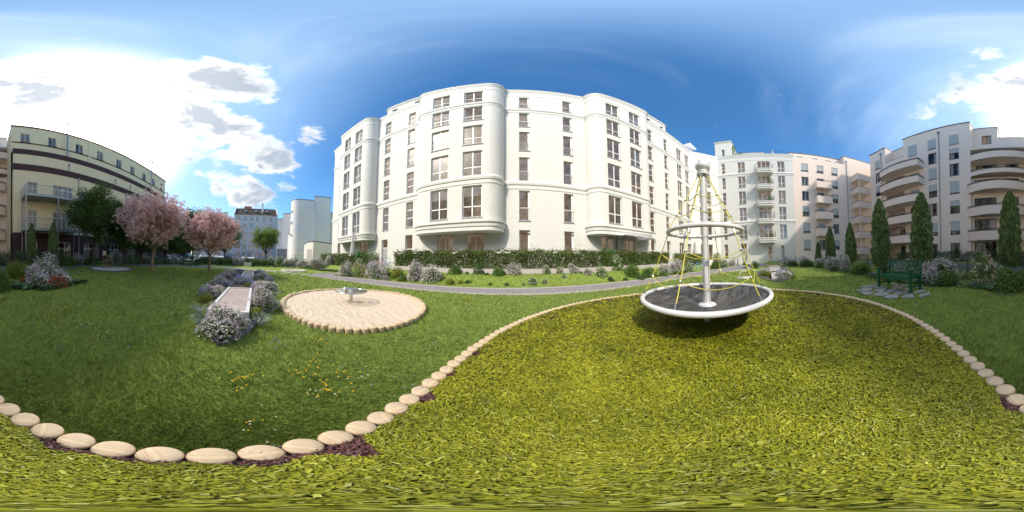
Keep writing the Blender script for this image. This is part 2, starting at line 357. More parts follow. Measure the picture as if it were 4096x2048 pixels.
def disc(name,c,r,z,m,n=96,rings=1):
    mb=MB(); vs=[(c[0],c[1],z)]
    for j in range(1,rings+1): vs+=[(c[0]+r*j/rings*cos(2*PI*k/n),c[1]+r*j/rings*sin(2*PI*k/n),z) for k in range(n)]
    fs=[(0,1+k,1+(k+1)%n) for k in range(n)]+[(1+(j-1)*n+k,1+j*n+k,1+j*n+(k+1)%n,1+(j-1)*n+(k+1)%n) for j in range(1,rings) for k in range(n)]
    o=link(name,mb.add(vs,fs,0,True).mesh(name,m)); o['kind']='structure'; return o
disc('mulch_bed',MC,MR-.02,.016,M['mulchbase'])
disc('sand',SC,SR,.045,M['sand'],rings=6)
# ---------------- wall tools ----------------
class Path:
    """plan polyline, left to right as seen from outside; outward = right of travel"""
    def __init__(s,pts):
        s.p=[np.array(p,float) for p in pts]; s.L=[0]
        for a,b in zip(s.p[:-1],s.p[1:]): s.L.append(s.L[-1]+float(np.linalg.norm(b-a)))
        s.nv=[]
        for i in range(len(s.p)):
            ns=[]
            for a,b in ((i-1,i),(i,i+1)):
                if a>=0 and b<len(s.p):
                    d=(s.p[b]-s.p[a])/np.linalg.norm(s.p[b]-s.p[a]); ns.append(np.array((d[1],-d[0])))
            n=sum(ns); n/=np.linalg.norm(n); s.nv.append(n/max(.5,float(np.dot(n,ns[0]))))
    def at(s,u):
        i=max(0,min(len(s.p)-2,int(np.searchsorted(s.L,u,side='right'))-1)); a,b=s.p[i],s.p[i+1]
        d=(b-a)/np.linalg.norm(b-a); q=a+d*(u-s.L[i]); return q,d,np.array((d[1],-d[0]))
    def find(s,x,y):
        best=None
        for i in range(len(s.p)-1):
            a,b=s.p[i],s.p[i+1]; d=b-a; t=float(np.clip(np.dot(np.array((x,y))-a,d)/np.dot(d,d),0,1)); q=a+d*t
            e=float(np.linalg.norm(q-(x,y)))
            if best is None or e<best[0]: best=(e,s.L[i]+t*float(np.linalg.norm(d)))
        return best[1]
    def wall(s,mb,z0,z1,ops,rev=.18,mi=0,u0=None,u1=None):
        u0=s.L[0] if u0 is None else u0; u1=s.L[-1] if u1 is None else u1
        us=sorted(set([round(u,4) for u in s.L if u0<u<u1]+[round(u0,4),round(u1,4)]+[round(u,4) for o in ops for u in o[:2]]))
        zs=sorted(set([z0,z1]+[z for o in ops for z in o[2:4] if z0<z<z1]))
        P=[s.at(u-1e-6 if u>u0 else u)[0] for u in us]
        for i in range(len(us)-1):
            um=(us[i]+us[i+1])/2; act=[o for o in ops if o[0]<um<o[1]]
            zz=[z0,z1] if not act else sorted(set([z0,z1]+[z for o in act for z in o[2:4] if z0<z<z1]))
            for j in range(len(zz)-1):
                zm=(zz[j]+zz[j+1])/2
                if any(o[2]<zm<o[3] for o in act): continue
                a,b=P[i],P[i+1]; mb.quad((a[0],a[1],zz[j]),(b[0],b[1],zz[j]),(b[0],b[1],zz[j+1]),(a[0],a[1],zz[j+1]),mi)
        for o in ops:
            a,_,n=s.at(o[0]+1e-4); b,_,n=s.at(o[1]-1e-4); c,d=a-n*rev,b-n*rev; z,Z=o[2],o[3]
            mb.quad((a[0],a[1],z),(c[0],c[1],z),(c[0],c[1],Z),(a[0],a[1],Z),mi); mb.quad((d[0],d[1],z),(b[0],b[1],z),(b[0],b[1],Z),(d[0],d[1],Z),mi)
            mb.quad((a[0],a[1],z),(b[0],b[1],z),(d[0],d[1],z),(c[0],c[1],z),mi); mb.quad((c[0],c[1],Z),(d[0],d[1],Z),(b[0],b[1],Z),(a[0],a[1],Z),mi)
    def sweep(s,mb,prof,mi=0,i0=0,i1=None,caps=True,sm=False):
        """prof: closed list of (outward, z)"""
        i1=len(s.p)-1 if i1 is None else i1; n=len(prof); vs=[]
        for i in range(i0,i1+1):
            for o,z in prof: q=s.p[i]+s.nv[i]*o; vs.append((q[0],q[1],z))
        fs=[(k*n+j,(k+1)*n+j,(k+1)*n+(j+1)%n,k*n+(j+1)%n) for k in range(i1-i0) for j in range(n)]
        fs=[f[::-1] for f in fs]
        if caps: fs+=[tuple(range(n)),tuple(range(len(vs)-n,len(vs)))[::-1]]
        mb.add(vs,fs,mi,sm)
def arc(cx,cy,r,a0,a1,n=9): return [(cx+r*cos(R(a0+(a1-a0)*k/n)),cy+r*sin(R(a0+(a1-a0)*k/n))) for k in range(n+1)]
CACHE={}
def grid_window(w,h,cols,rows,ft,depth=.06):
    """frame with mullions at the given fractions, origin bottom centre, outside at -y"""
    mb=MB(); x0,x1=-w/2,w/2
    for a,b in ((x0,x0+ft),(x1-ft,x1)): mb.bx(a,b,0,depth,0,h)
    mb.bx(x0+ft,x1-ft,0,depth,0,ft); mb.bx(x0+ft,x1-ft,0,depth,h-ft,h)
    for c in cols: mb.bx(x0+w*c-ft*.55,x0+w*c+ft*.55,-.004,depth,ft,h-ft)
    xs=[x0+ft]+[x0+w*c for c in cols]+[x1-ft]
    for r in rows:
        for i in range(len(xs)-1): mb.bx(xs[i]+(ft*.55 if i else 0),xs[i+1]-(ft*.55 if i<len(xs)-2 else 0),.0,depth-.004,h*r-ft*.5,h*r+ft*.5)
    return mb
def window(parent,pos,ang,w,h,cols=(.5,),rows=(.33,),ft=.07,fm='frame',gm='glass',inset=.12,sill=True,shutter=0,curtain=0,railing=None,smat='sillm',name='window'):
    key=('w',round(w,2),round(h,2),tuple(cols),tuple(rows),ft,fm,gm)
    if key not in CACHE:
        pm=MB().quad((-w/2+ft*.5,.03,ft*.5),(w/2-ft*.5,.03,ft*.5),(w/2-ft*.5,.03,h-ft*.5),(-w/2+ft*.5,.03,h-ft*.5))
        CACHE[key]=(grid_window(w,h,cols,rows,ft).mesh('window_frame',M[fm]),pm.mesh('window_pane',M[gm]),
            MB().bx(-w/2-.05,w/2+.05,-inset-.06,.0,-.035,.008).mesh('sill',M[smat]))
    fr,pm,sm=CACHE[key]
    lx,ly=-sin(ang)*inset,cos(ang)*inset
    o=link(name,fr,parent,(pos[0]+lx,pos[1]+ly,pos[2]),ang)
    link('pane',pm,o)
    if sill: link('sill',sm,o)
    if shutter:
        k2=('s',round(w,2),round(h,2),shutter)
        if k2 not in CACHE:
            mb=MB(); hh=h*shutter; n=max(3,int(hh/.07)); mb.bx(-w/2,w/2,-.05,-.012,h-hh,h)
            for i in range(n): mb.bx(-w/2+.01,w/2-.01,-.058,-.05,h-hh+hh*(i+.12)/n,h-hh+hh*(i+.88)/n)
            mb.bx(-w/2,w/2,-.062,-.01,h-hh-.05,h-hh-.001,1)
            CACHE[k2]=mb.mesh('shutter',[M['shut'],M['coping']])
        link('shutter',CACHE[k2],o)
    if curtain:
        k3=('c',round(w,2),round(h,2),curtain)
        if k3 not in CACHE:
            L_=[]
            for a,b in {1:[(-.48,-.2),(.25,.48)],2:[(-.48,.0)],3:[(-.48,.48)],4:[(.1,.48)]}[curtain]:
                n=int((b-a)*w/.045)+2; vs=[]
                for i in range(n):
                    x=w*(a+(b-a)*i/(n-1)); y=.16+.03*sin(i*2.3); vs+=[(x,y,.02),(x,y,h-.03)]
                L_.append(MB().add(vs,[(2*i,2*i+2,2*i+3,2*i+1) for i in range(n-1)],0,True).mesh('curtain',M['curt']))
            CACHE[k3]=L_
        for c_ in CACHE[k3]: link('curtain',c_,o)
    if railing:
        k4=('r',round(w,2),railing)
        if k4 not in CACHE:
            mb=MB(); y=-inset+.03
            for z in (.06,railing): mb.bx(-w/2,w/2,y-.012,y+.012,z-.015,z+.015)
            n=int(w/.11)
            for i in range(n+1):
                x=-w/2+.012+(w-.024)*i/n; mb.bx(x-.007,x+.007,y-.007,y+.007,.075,railing-.015)
            CACHE[k4]=mb.mesh('railing',M['steel'])
        link('railing',CACHE[k4],o)
    return o
def win_on(path,parent,u0,u1,z0,z1,**k):
    q,d,n=path.at((u0+u1)/2); ang=math.atan2(d[1],d[0])
    return window(parent,(q[0],q[1],z0),ang,u1-u0,z1-z0,**k)
def inner(parent,path,zs,depth,m,closed_top=True,name='interior'):
    """room floors and back wall behind a facade, seen through its glass"""
    mb=MB(); n=len(path)
    for i in range(n-1):
        a,b=path[i],path[i+1]; mb.quad((a[0],a[1],zs[0]),(b[0],b[1],zs[0]),(b[0],b[1],zs[-1]),(a[0],a[1],zs[-1]))
    return mb
# ---------------- white apartment block ----------------
FZ=[(4.05,6.37),(7.17,9.47),(10.16,12.53),(13.24,15.5),(16.45,18.72)]
def white_block():
    Y0=11.05
    B=thing('apartment_block','tall white apartment block with three rounded bays and five round balconies','apartment block',(0,Y0,0))
    def bay(x0,x1,r=1.0,p=1.12):
        return [(x0,0)]+[(x0,-p+r)]+arc(x0+r,-p+r,r,180,270)[1:]+arc(x1-r,-p+r,r,270,360)+[(x1,0)]
    def bayp(x0,x1,p=1.12):
        r=1.0; return [(x0,0),(x0,-p+r)]+arc(x0+r,-p+r,r,180,270)[1:]+arc(x1-r,-p+r,r,270,360)+[(x1,0)]
    bays=[(-18.9,-12.35),(-7.1,-.58),(5.5,12.05)]
    tw=(26.15,7.74-Y0); d=(.0576,-.9983); end=(tw[0]+d[0]*12.62,tw[1]+d[1]*12.62)   # to wing end
    up=[(-22.1,14),(-22.1,0)]
    for b in bays: up+=bayp(*b)
    up+=[(22.4,0),tw,end]
    lo=[(-22.1,14),(-22.1,0),(22.4,0),tw,end]
    U=Path(up); Lw=Path(lo)
    zb=3.9
    ops=[];wl=[]
    def col(path,x0,x1,y,rws,**k):
        u0,u1=path.find(x0,y),path.find(x1,y)
        for z0,z1 in rws:
            ops_=(u0,u1,z0,z1); (ops if path is U else opl).append(ops_); wl.append((path,u0,u1,z0,z1,k))
    opl=[]; rng=random.Random(3)
    bw=dict(cols=(.5,),rows=(.34,)); nw=dict(cols=(),rows=(.36,.68)); fr=dict(cols=(.87,),rows=(.42,),railing=.92,ft=.06)
    F5=FZ
    col(U,-20.3,-19.55,0,F5,cols=(),rows=(.42,),railing=.9)
    for x0,x1 in ((-17.25,-15.95),(-15.0,-13.68),(-5.52,-4.2),(-3.18,-1.88),(6.8,8.08),(9.15,10.45)): col(U,x0,x1,-1.12,F5,**bw)
    for x0,x1 in ((-11.35,-10.6),(-8.53,-7.78),(12.72,13.5),(15.58,16.32)): col(U,x0,x1,0,F5,**nw)
    for x0,x1 in ((.49,1.24),(3.7,4.44)): col(U,x0,x1,0,F5,**fr)
    for x0,x1 in ((18.45,19.7),(20.7,21.9)): col(U,x0,x1,0,F5,**bw)
    def W_(s): return (tw[0]+d[0]*(s+6.215),tw[1]+d[1]*(s+6.215))   # s measured on the wing plane
    def wcol(s0,s1,rws,path=None,**k):
        a,b=W_(s0),W_(s1); path=path or U
        u0,u1=path.find(*a),path.find(*b)
        for z0,z1 in rws:
            (ops if path is U else opl).append((u0,u1,z0,z1)); wl.append((path,u0,u1,z0,z1,dict(k,wing=1)))
    def ccol(t0,t1,rws,path=None,**k):
        path=path or U; L=5.0; f=lambda t:(22.4+(tw[0]-22.4)*t/L,(tw[1])*t/L)
        u0,u1=path.find(*f(t0)),path.find(*f(t1))
        for z0,z1 in rws:
            (ops if path is U else opl).append((u0,u1,z0,z1)); wl.append((path,u0,u1,z0,z1,dict(k,wing=2)))
    ccol(1.35,3.5,F5,**bw)
    wcol(-5.62,-4.97,F5,**nw); wcol(-2.9,-1.67,F5,**bw); wcol(3.62,4.84,F5,**bw)
    # ground floor
    G=(1.0,3.37)
    col(Lw,-20.3,-19.55,0,[(.9,3.37)],cols=(),rows=(.45,))
    for x0,x1 in ((-17.25,-15.95),(-15.0,-13.68),(-5.5,-4.2),(-3.19,-1.87),(6.81,8.06),(9.15,10.43)): col(Lw,x0,x1,0,[(.78,3.37)],cols=(.5,),rows=())
    for x0,x1 in ((-8.53,-7.78),(12.72,13.5),(15.58,16.32)): col(Lw,x0,x1,0,[(1.0,3.37)],cols=(),rows=(.5,))
    for x0,x1 in ((.49,1.24),(3.7,4.44)): col(Lw,x0,x1,0,[(.9,3.37)],cols=(.87,),rows=())
    for x0,x1 in ((18.45,19.7),(20.7,21.9)): col(Lw,x0,x1,0,[(.9,3.37)],cols=(.5,),rows=())
    ccol(1.35,3.5,[(.8,3.37)],Lw,cols=(.33,.66),rows=())
    wcol(-5.6,-4.95,[(.9,3.37)],Lw,cols=(),rows=(.5,))
    wcol(1.6,2.31,[(.65,2.85)],Lw,cols=(),rows=(.36,.68))
    mb=MB(); doors=[]
    for s0,s1,z0,z1,tp in ((-2.81,-1.84,.34,3.38,'w'),(3.72,4.37,.42,2.85,'w')):
        a,b=W_(s0),W_(s1); u0,u1=Lw.find(*a),Lw.find(*b); opl.append((u0,u1,z0,z1)); doors.append((u0,u1,z0,z1))
    u0,u1=Lw.find(-11.41,0),Lw.find(-10.63,0); opl.append((u0,u1,.40,3.15)); doors.append((u0,u1,.40,3.15))
    # balcony doors on the wing
    bd=[]
    for z0,z1 in FZ:
        a,b=W_(.32),W_(2.42); u0,u1=U.find(*a),U.find(*b); ops.append((u0,u1,z0+.12,z1)); bd.append((u0,u1,z0+.12,z1))
    U.wall(mb,zb,20.42,ops,.16); Lw.wall(mb,-.4,3.16,[(a,b,c,min(e,3.16)) for a,b,c,e in opl],.16)
    # strip between bay underside level and upper wall, only where the wall is flat
    flat=Path(lo); flat.wall(mb,3.16,zb,[(a,b,max(c,3.16),e) for a,b,c,e in opl if e>3.16],.16)
    part('wall',mb,M['white'],B)
    # bay undersides / rounded ledges
    for i,(x0,x1) in enumerate(bays):
        pts=[(x0-.0,.0),(x0,-.12)]+arc(x0+1,-.12,1.0,180,270)[1:]+arc(x1-1,-.12,1.0,270,360)+[(x1,0)]
        P=Path(pts); lb=MB()
        poly=[tuple(p+n*.05) for p,n in zip(P.p,P.nv)]; poly[0]=(x0-.05,0.3); poly[-1]=(x1+.05,0.3)
        lb.prism(poly[::-1] if False else poly,3.17,zb-.004)
        P.sweep(lb,[(.04,3.42),(.10,3.44),(.12,3.62),(.04,3.64)],0)
        P.sweep(lb,[(.04,3.70),(.17,3.72),(.17,3.90),(.0,3.94)],0)
        part('bay_ledge',lb,M['wtrim'],B)
    # cornices
    cb=MB()
    i0=1
    for z in (6.50,15.62):
        U.sweep(cb,[(-.02,z),(.035,z),(.035,z+.30),(.09,z+.33),(.12,z+.5),(.09,z+.62),(.02,z+.70),(-.02,z+.70)],0,i0)
    for z,o in ((19.0,.03),(19.75,.06),(19.98,.1),(20.2,.14)):
        U.sweep(cb,[(-.02,z),(o,z),(o,min(z+.75,20.42)),(-.02,min(z+.75,20.42))],0,i0)
    part('cornice',cb,M['wtrim'],B)
    cp=MB(); U.sweep(cp,[(-.3,20.425),(.16,20.425),(.16,20.47),(-.3,20.47)],0,i0); U.sweep(cp,[(-.3,20.1),(-.25,20.1),(-.25,20.42),(-.3,20.42)],0,i0)
    part('coping',cp,M['sillm'],B)
    # roof + inner storeys
    back=[(end[0]+12,end[1]),(end[0]+12,14)]
    rb=MB(); poly=[tuple(p) for p in U.p]+back
    rb.add([(x,y,20.15) for x,y in poly],[tuple(range(len(poly)))])
    part('roof',rb,M['roof'],B)
    ib=MB(); io=[(-22,13.9),(-22,.3),(22.3,.3),(tw[0]+.2,tw[1]+.2),(end[0]+.2,end[1]+.05),(end[0]+11.8,end[1]+.05),(end[0]+11.8,13.9)]
    for z in (.6,3.7,6.85,9.85,12.9,16.0,19.4):
        if z>1:
            pl=[tuple(p-n*.2) for p,n in zip(U.p,U.nv)]+[(end[0]+11,end[1]),(end[0]+11,13.5)] if z>3.9 else io
            ib.add([(x,y,z) for x,y in pl],[tuple(range(len(pl)))]); ib.add([(x,y,z-.3) for x,y in pl],[tuple(range(len(pl)))[::-1]])
        else: ib.add([(x,y,z) for x,y in io],[tuple(range(len(io)))])
    bw_=[(-22,1.1)]
    for x0,x1 in bays: bw_+=[(x0+.85,1.1),(x0+.85,.05),(x1-.85,.05),(x1-.85,1.1)]
    bw_+=[(22.2,1.1),(tw[0]+1.0,tw[1]+.6),(end[0]+1.1,end[1])]
    for a,b in zip(bw_[:-1],bw_[1:]): ib.quad((a[0],a[1],3.7),(b[0],b[1],3.7),(b[0],b[1],19.4),(a[0],a[1],19.4))
    lw_=[(-22,1.3),(22.2,1.3),(tw[0]+1.0,tw[1]+.6),(end[0]+1.1,end[1])]
    for a,b in zip(lw_[:-1],lw_[1:]): ib.quad((a[0],a[1],0),(b[0],b[1],0),(b[0],b[1],3.7),(a[0],a[1],3.7))
    for x in (-21,-18.2,-12.2,-9.5,-7,-3.9,-.4,2.4,5.6,8.6,12.2,14.6,17.3,20.2): ib.bx(x,x+.12,.35,1.09,.1,19.3)
    for s in (-4.2,-.6,3.0): 
        a=W_(s); ib.bx(a[0]+.3,a[0]+1.3,a[1],a[1]+.12,.1,19.3)
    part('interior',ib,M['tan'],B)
    rg=random.Random(8); nwin=0; small=MB()
    for path,u0,u1,z0,z1,k in wl:
        k=dict(k); wg=k.pop('wing',0)
        gm='glass'
        cu=rg.choice([0,0,0,0,1,4]) if z0>1 and len(k.get('cols',()))==1 else 0
        if wg==2 or (wg==1 and len(k['cols'])==0):
            # the smallest of the more than a hundred windows: one shared mesh
            q,dd,n=path.at((u0+u1)/2); an=math.atan2(dd[1],dd[0]); t=grid_window(u1-u0,z1-z0,k['cols'],k['rows'],.07)
            t.quad((-(u1-u0)/2,.03,.0),((u1-u0)/2,.03,0),((u1-u0)/2,.03,z1-z0),(-(u1-u0)/2,.03,z1-z0),1)
            q=q-n*.12; mm=t.m
            o=len(small.v)
            for x,y,z in t.v: small.v.append((q[0]+x*cos(an)-y*sin(an),q[1]+x*sin(an)+y*cos(an),z+z0))
            for f,m_ in zip(t.f,t.m): small.f.append([i+o for i in f]); small.m.append(m_); small.s.append(False)
            continue
        win_on(path,B,u0,u1,z0,z1,gm=gm,curtain=cu,**k); nwin+=1
    s_=part('window',small,[M['frame'],M['glass']],B); s_['kind']='stuff'
    # glazed doors
    for u0,u1,z0,z1 in doors:
        q,dd,n=Lw.at((u0+u1)/2); an=math.atan2(dd[1],dd[0]); w=u1-u0; h=z1-z0; qq=q-n*.12
        fb=MB(); ft=.08
        fb.bx(-w/2,-w/2+ft,0,.06,0,h); fb.bx(w/2-ft,w/2,0,.06,0,h); fb.bx(-w/2+ft,w/2-ft,0,.06,h-ft,h); fb.bx(-w/2+ft,w/2-ft,0,.06,h*.7,h*.7+ft)
        do=part('door',fb,M['frame'],B,(qq[0],qq[1],z0),an)
        part('door_panel',MB().bx(-w/2+ft,w/2-ft,.02,.05,0,h*.7-.002),M['doorg'],do)
        part('pane',MB().quad((-w/2+ft,.03,h*.7+ft),(w/2-ft,.03,h*.7+ft),(w/2-ft,.03,h-ft),(-w/2+ft,.03,h-ft)),M['glassd'],do)
        part('handle',MB().bx(w/2-ft-.1,w/2-ft-.07,-.04,.02,h*.34,h*.40),M['steel'],do)
    # round balconies on the wing
    for (z0,z1),(u0,u1,a,b) in zip(FZ,bd):
        q,dd,n=U.at((u0+u1)/2); an=math.atan2(dd[1],dd[0])
        hw=1.52; r=.55; p=1.15
        pts=[(-hw,0),(-hw,-p+r)]+arc(-hw+r,-p+r,r,180,270,6)[1:]+arc(hw-r,-p+r,r,270,360,6)+[(hw,0)]
        bo=part('balcony',MB().prism(pts,-.42,.06).prism([(x*.93,y*.93) for x,y in pts],-.75,-.42),M['wtrim'],B,(q[0],q[1],z0+.02),an)
        P=Path(pts); rb2=MB()
        for zz in (.16,1.02): rb2.tube([(x*.95,y*.95,zz) for x,y in pts],.018,6)
        u=.05
        while u<P.L[-1]:
            c,_,_=P.at(u); rb2.bx(c[0]*.95-.008,c[0]*.95+.008,c[1]*.95-.008,c[1]*.95+.008,.06,1.02); u+=.12
        part('railing',rb2,M['rail'],bo)
        part('moulding',(lambda m:(P.sweep(m,[(0,-.12),(.05,-.1),(.05,.05),(0,.06)]),m)[1])(MB()),M['wtrim'],bo)
        part('door_frame',MB().add(*(lambda g:([(x,y,z) for x,y,z in g.v],g.f))(grid_window(u1-u0,b-a,(.33,.67),(),.07))),M['frame'],bo,(0,.12,a-z0-.02))
        w=u1-u0; part('pane',MB().quad((-w/2+.03,.15,a-z0),(w/2-.03,.15,a-z0),(w/2-.03,.15,b-z0-.05),(-w/2+.03,.15,b-z0-.05)),M['glass'],bo)
    # penthouses
    def pent(pts,z1,wins,nm='penthouse',side=.0):
        P=Path(pts); m=MB(); ops=[(P.find(x0,y0),P.find(x1,y1),a,b) for (x0,y0),(x1,y1),a,b in wins]
        P.wall(m,20.15,z1,ops,.12); m.add([(p[0],p[1],z1-.02) for p in P.p],[tuple(range(len(P.p)))])
        P.sweep(m,[(-.05,z1-.32),(.1,z1-.32),(.1,z1-.05),(-.05,z1-.05)]);  
        po=part(nm,m,M['white'],B)
        c=MB(); P.sweep(c,[(-.2,z1-.045),(.14,z1-.045),(.14,z1+.02),(-.2,z1+.02)]); part('coping',c,M['sillm'],po)
        for u0,u1,a,b in ops:
            q,d2,n=P.at((u0+u1)/2); window(po,(q[0],q[1],a),math.atan2(d2[1],d2[0]),u1-u0,b-a,cols=(),rows=(.5,),inset=.1,curtain=0,sill=False)
        return po
    pent([(-12.0,6),(-12.0,1.35)]+arc(-11.2,1.1,.8,180,270,6)+[(-7.0,.3),(-7.0,6)],22.65,[((-10.9,.3),(-10.2,.3),20.75,21.85),((-8.2,.3),(-7.5,.3),20.75,21.85)])
    pent([(12.2,6),(12.2,.3)]+arc(16.3,1.1,.8,270,360,6)+[(17.1,6)],22.75,[((13.1,.3),(13.7,.3),20.75,21.85),((15.5,.3),(16.1,.3),20.75,21.85)])
    e=lambda s,o:(W_(s)[0]+o,W_(s)[1])
    pent([e(-7.2,5.5),e(-6.6,.15),e(-3.85,.15),e(-3.85,6)],24.6,[(e(-5.5,.15),e(-4.95,.15),20.55,22.4)],nm='stair_tower')
    pent([e(-3.6,5),e(-3.6,1.6),e(1.3,1.6),e(1.6,2.0),e(5.6,2.0),e(5.6,6)],21.95,[(e(-2.2,1.6),e(-1.2,1.6),20.3,21.4),(e(.0,1.6),e(.9,1.6),20.3,21.4),(e(2.6,2.0),e(4.6,2.0),20.3,21.4)])
    pent([(19.2,2.6),(23.2,2.6),(27.6,-1.2),(27.6,2)],22.5,[((20.0,2.6),(21.4,2.6),20.4,21.6),((23.9,2.0),(25.2,.87),20.4,21.6)])
    for zz in (22.7,):
        rl=MB(); pts=[e(-3.5,1.9),e(5.5,1.9)]; rl.tube([(x,y,22.55) for x,y in pts],.02,6); rl.tube([(x,y,22.3) for x,y in pts],.012,6)
        for i in range(10):
            a=e(-3.5+9*i/9.,1.9); rl.tube([(a[0],a[1],21.9),(a[0],a[1],22.55)],.015,6)
        part('roof_railing',rl,M['rail'],B)
        rl=MB(); pts=[(19.3,2.7),(23.3,2.7),(27.4,-.9)]; rl.tube([(x,y,23.3) for x,y in pts],.02,6)
        for i in range(9):
            t=i/8.; a=(19.3+4*min(1,2*t)+max(0,2*t-1)*4.1,2.7-max(0,2*t-1)*3.6); rl.tube([(a[0],a[1],22.45),(a[0],a[1],23.3)],.015,6)
        part('roof_railing',rl,M['rail'],B)
    return B,W_
WB,WPOS=white_block()
# ---------------- pink apartment building (wing + main front) ----------------
def pink_win(parent,x0,x1,z0,z1,y=0,ang=0,sh=0,cu=0,cols=(.5,),fm='dark',ft=.06,rows=(),sill=True,inset=.12):
    c=((x0+x1)/2,y,z0)
    return window(parent,c,ang,x1-x0,z1-z0,cols=cols,rows=rows,ft=ft,fm=fm,gm='glassd',inset=inset,shutter=sh,curtain=cu,smat='coping',sill=sill)
def pink_wing():
    loc,rz=frame(86.7,26.55)
    B=thing('apartment_building','pale pink seven-storey building with four small box balconies, adjoining the white block','apartment building',loc,rz)
    T=[18.6,15.63,12.65,9.7,6.72,3.72]; ops=[];wl=[]
    L=[(7.63,8.90),(10.46,11.74),(13.28,14.55)]
    shut=[[.85,0,0,.55,.82,.85],[.72,0,0,.75,.5,0],[.72,.68,.55,.7,0,.62]]
    for ci,(a,b) in enumerate(L):
        for ri,t in enumerate(T):
            z0=t-1.78
            if ci==1 and ri>0: z0=t-2.35
            if ri==5: z0=t-1.8
            ops.append((a-6.2,b-6.2,z0,t)); wl.append((a,b,z0,t,shut[ci][ri]))
    P=Path([(6.2,0),(26,0)]); mb=MB()
    P.wall(mb,-.3,20.0,ops,.14); mb.bx(15.99,26,.0,10,20.02,22.2); mb.quad((6.2,.02,20),(16,.02,20),(16,8,20),(6.2,8,20))
    # penthouse
    tw=[(7.35,8.53),(10.09,11.33),(12.81,14.06)]
    Q=Path([(5.9,1.3),(15.99,1.3)]); Q.wall(mb,20,21.9,[(a-5.9,b-5.9,20.05,21.15) for a,b in tw],.12)
    mb.add([(5.9,1.3,21.9),(15.99,1.3,21.9),(15.99,9,21.9),(5.9,9,21.9)],[(0,1,2,3)]); mb.quad((5.9,9,20),(5.9,1.3,20),(5.9,1.3,21.9),(5.9,9,21.9))
    part('wall',mb,M['pink'],B)
    c=MB(); c.bx(5.8,16.0,1.2,1.5,21.9,21.98); c.bx(15.9,26,-.08,.25,22.2,22.28); c.bx(15.9,16.1,.25,8,22.2,22.28); part('coping',c,M['coping'],B)
    r=MB(); 
    for z in (20.22,): r.tube([(6.2,.02,z),(15.95,.02,z)],.02,6)
    for i in range(12): r.tube([(6.2+i*.88,.02,20.0),(6.2+i*.88,.02,20.22)],.012,6)
    part('parapet_rail',r,M['rail'],B)
    ib=MB(); ib.bx(6.3,25.8,1.4,1.5,0,20)
    for t in T: ib.bx(6.3,25.8,.15,2.4,t+.3,t+.5)
    part('interior',ib,M['tan2'],B)
    for a,b,z0,t,s in wl: pink_win(B,a,b,z0,t,sh=s,cu=random.Random(int(a*10+t)).choice([1,2,3,0]),fm='frame')
    for a,b in tw: pink_win(B,a,b,20.05,21.15,y=1.3,cu=3,fm='frame')
    for k in range(5):
        z=14.73-k*2.93
        if k==4: continue
        m=MB(); x0,x1=9.9,12.75; z0=z-1.62; 
        m.bx(x0,x1,-1.3,0,z0,z0+.2); m.bx(x0,x1,-1.3,-1.18,z0+.2,z-.35); m.bx(x0,x0+.12,-1.18,0,z0+.2,z-.35); m.bx(x1-.12,x1,-1.18,0,z0+.2,z-.35)
        bo=part('balcony',m,M['pink'],B)
        r=MB()
        for dz in (-.02,-.18): r.tube([(x0,0,z+dz),(x0,-1.24,z+dz),(x1,-1.24,z+dz),(x1,0,z+dz)],.032,6)
        for x in (x0,(x0+x1)/2,x1): r.tube([(x,-1.24,z-.36),(x,-1.24,z)],.018,6)
        part('railing',r,M['rail'],bo)
    part('drainpipe',MB().tube([(16.55,-.09,.3),(16.55,-.09,20.9)],.06,8).bx(16.42,16.68,-.2,0,20.9,21.2),M['steel'],B)
    # corner balconies where the two pink fronts meet
    for k in range(6):
        z=17.05-k*2.95; m=MB(); x0,x1,y=17.3,20.3,-2.5
        m.bx(x0,x1,y,.0,z-1.3,z-1.1); m.bx(x0,x1,y,y+.14,z-1.1,z-.12); m.bx(x0,x0+.14,y+.14,0,z-1.1,z-.12)
        bo=part('balcony',m,M['pink'],B); r=MB()
        for dz in (0,-.14): r.tube([(x0,0,z+dz),(x0,y+.05,z+dz),(x1,y+.05,z+dz)],.032,6)
        part('railing',r,M['rail'],bo)
    part('column',MB().bx(17.72,17.94,-2.3,-2.08,.2,16),M['pink'],B)
    return B
PW=pink_wing()
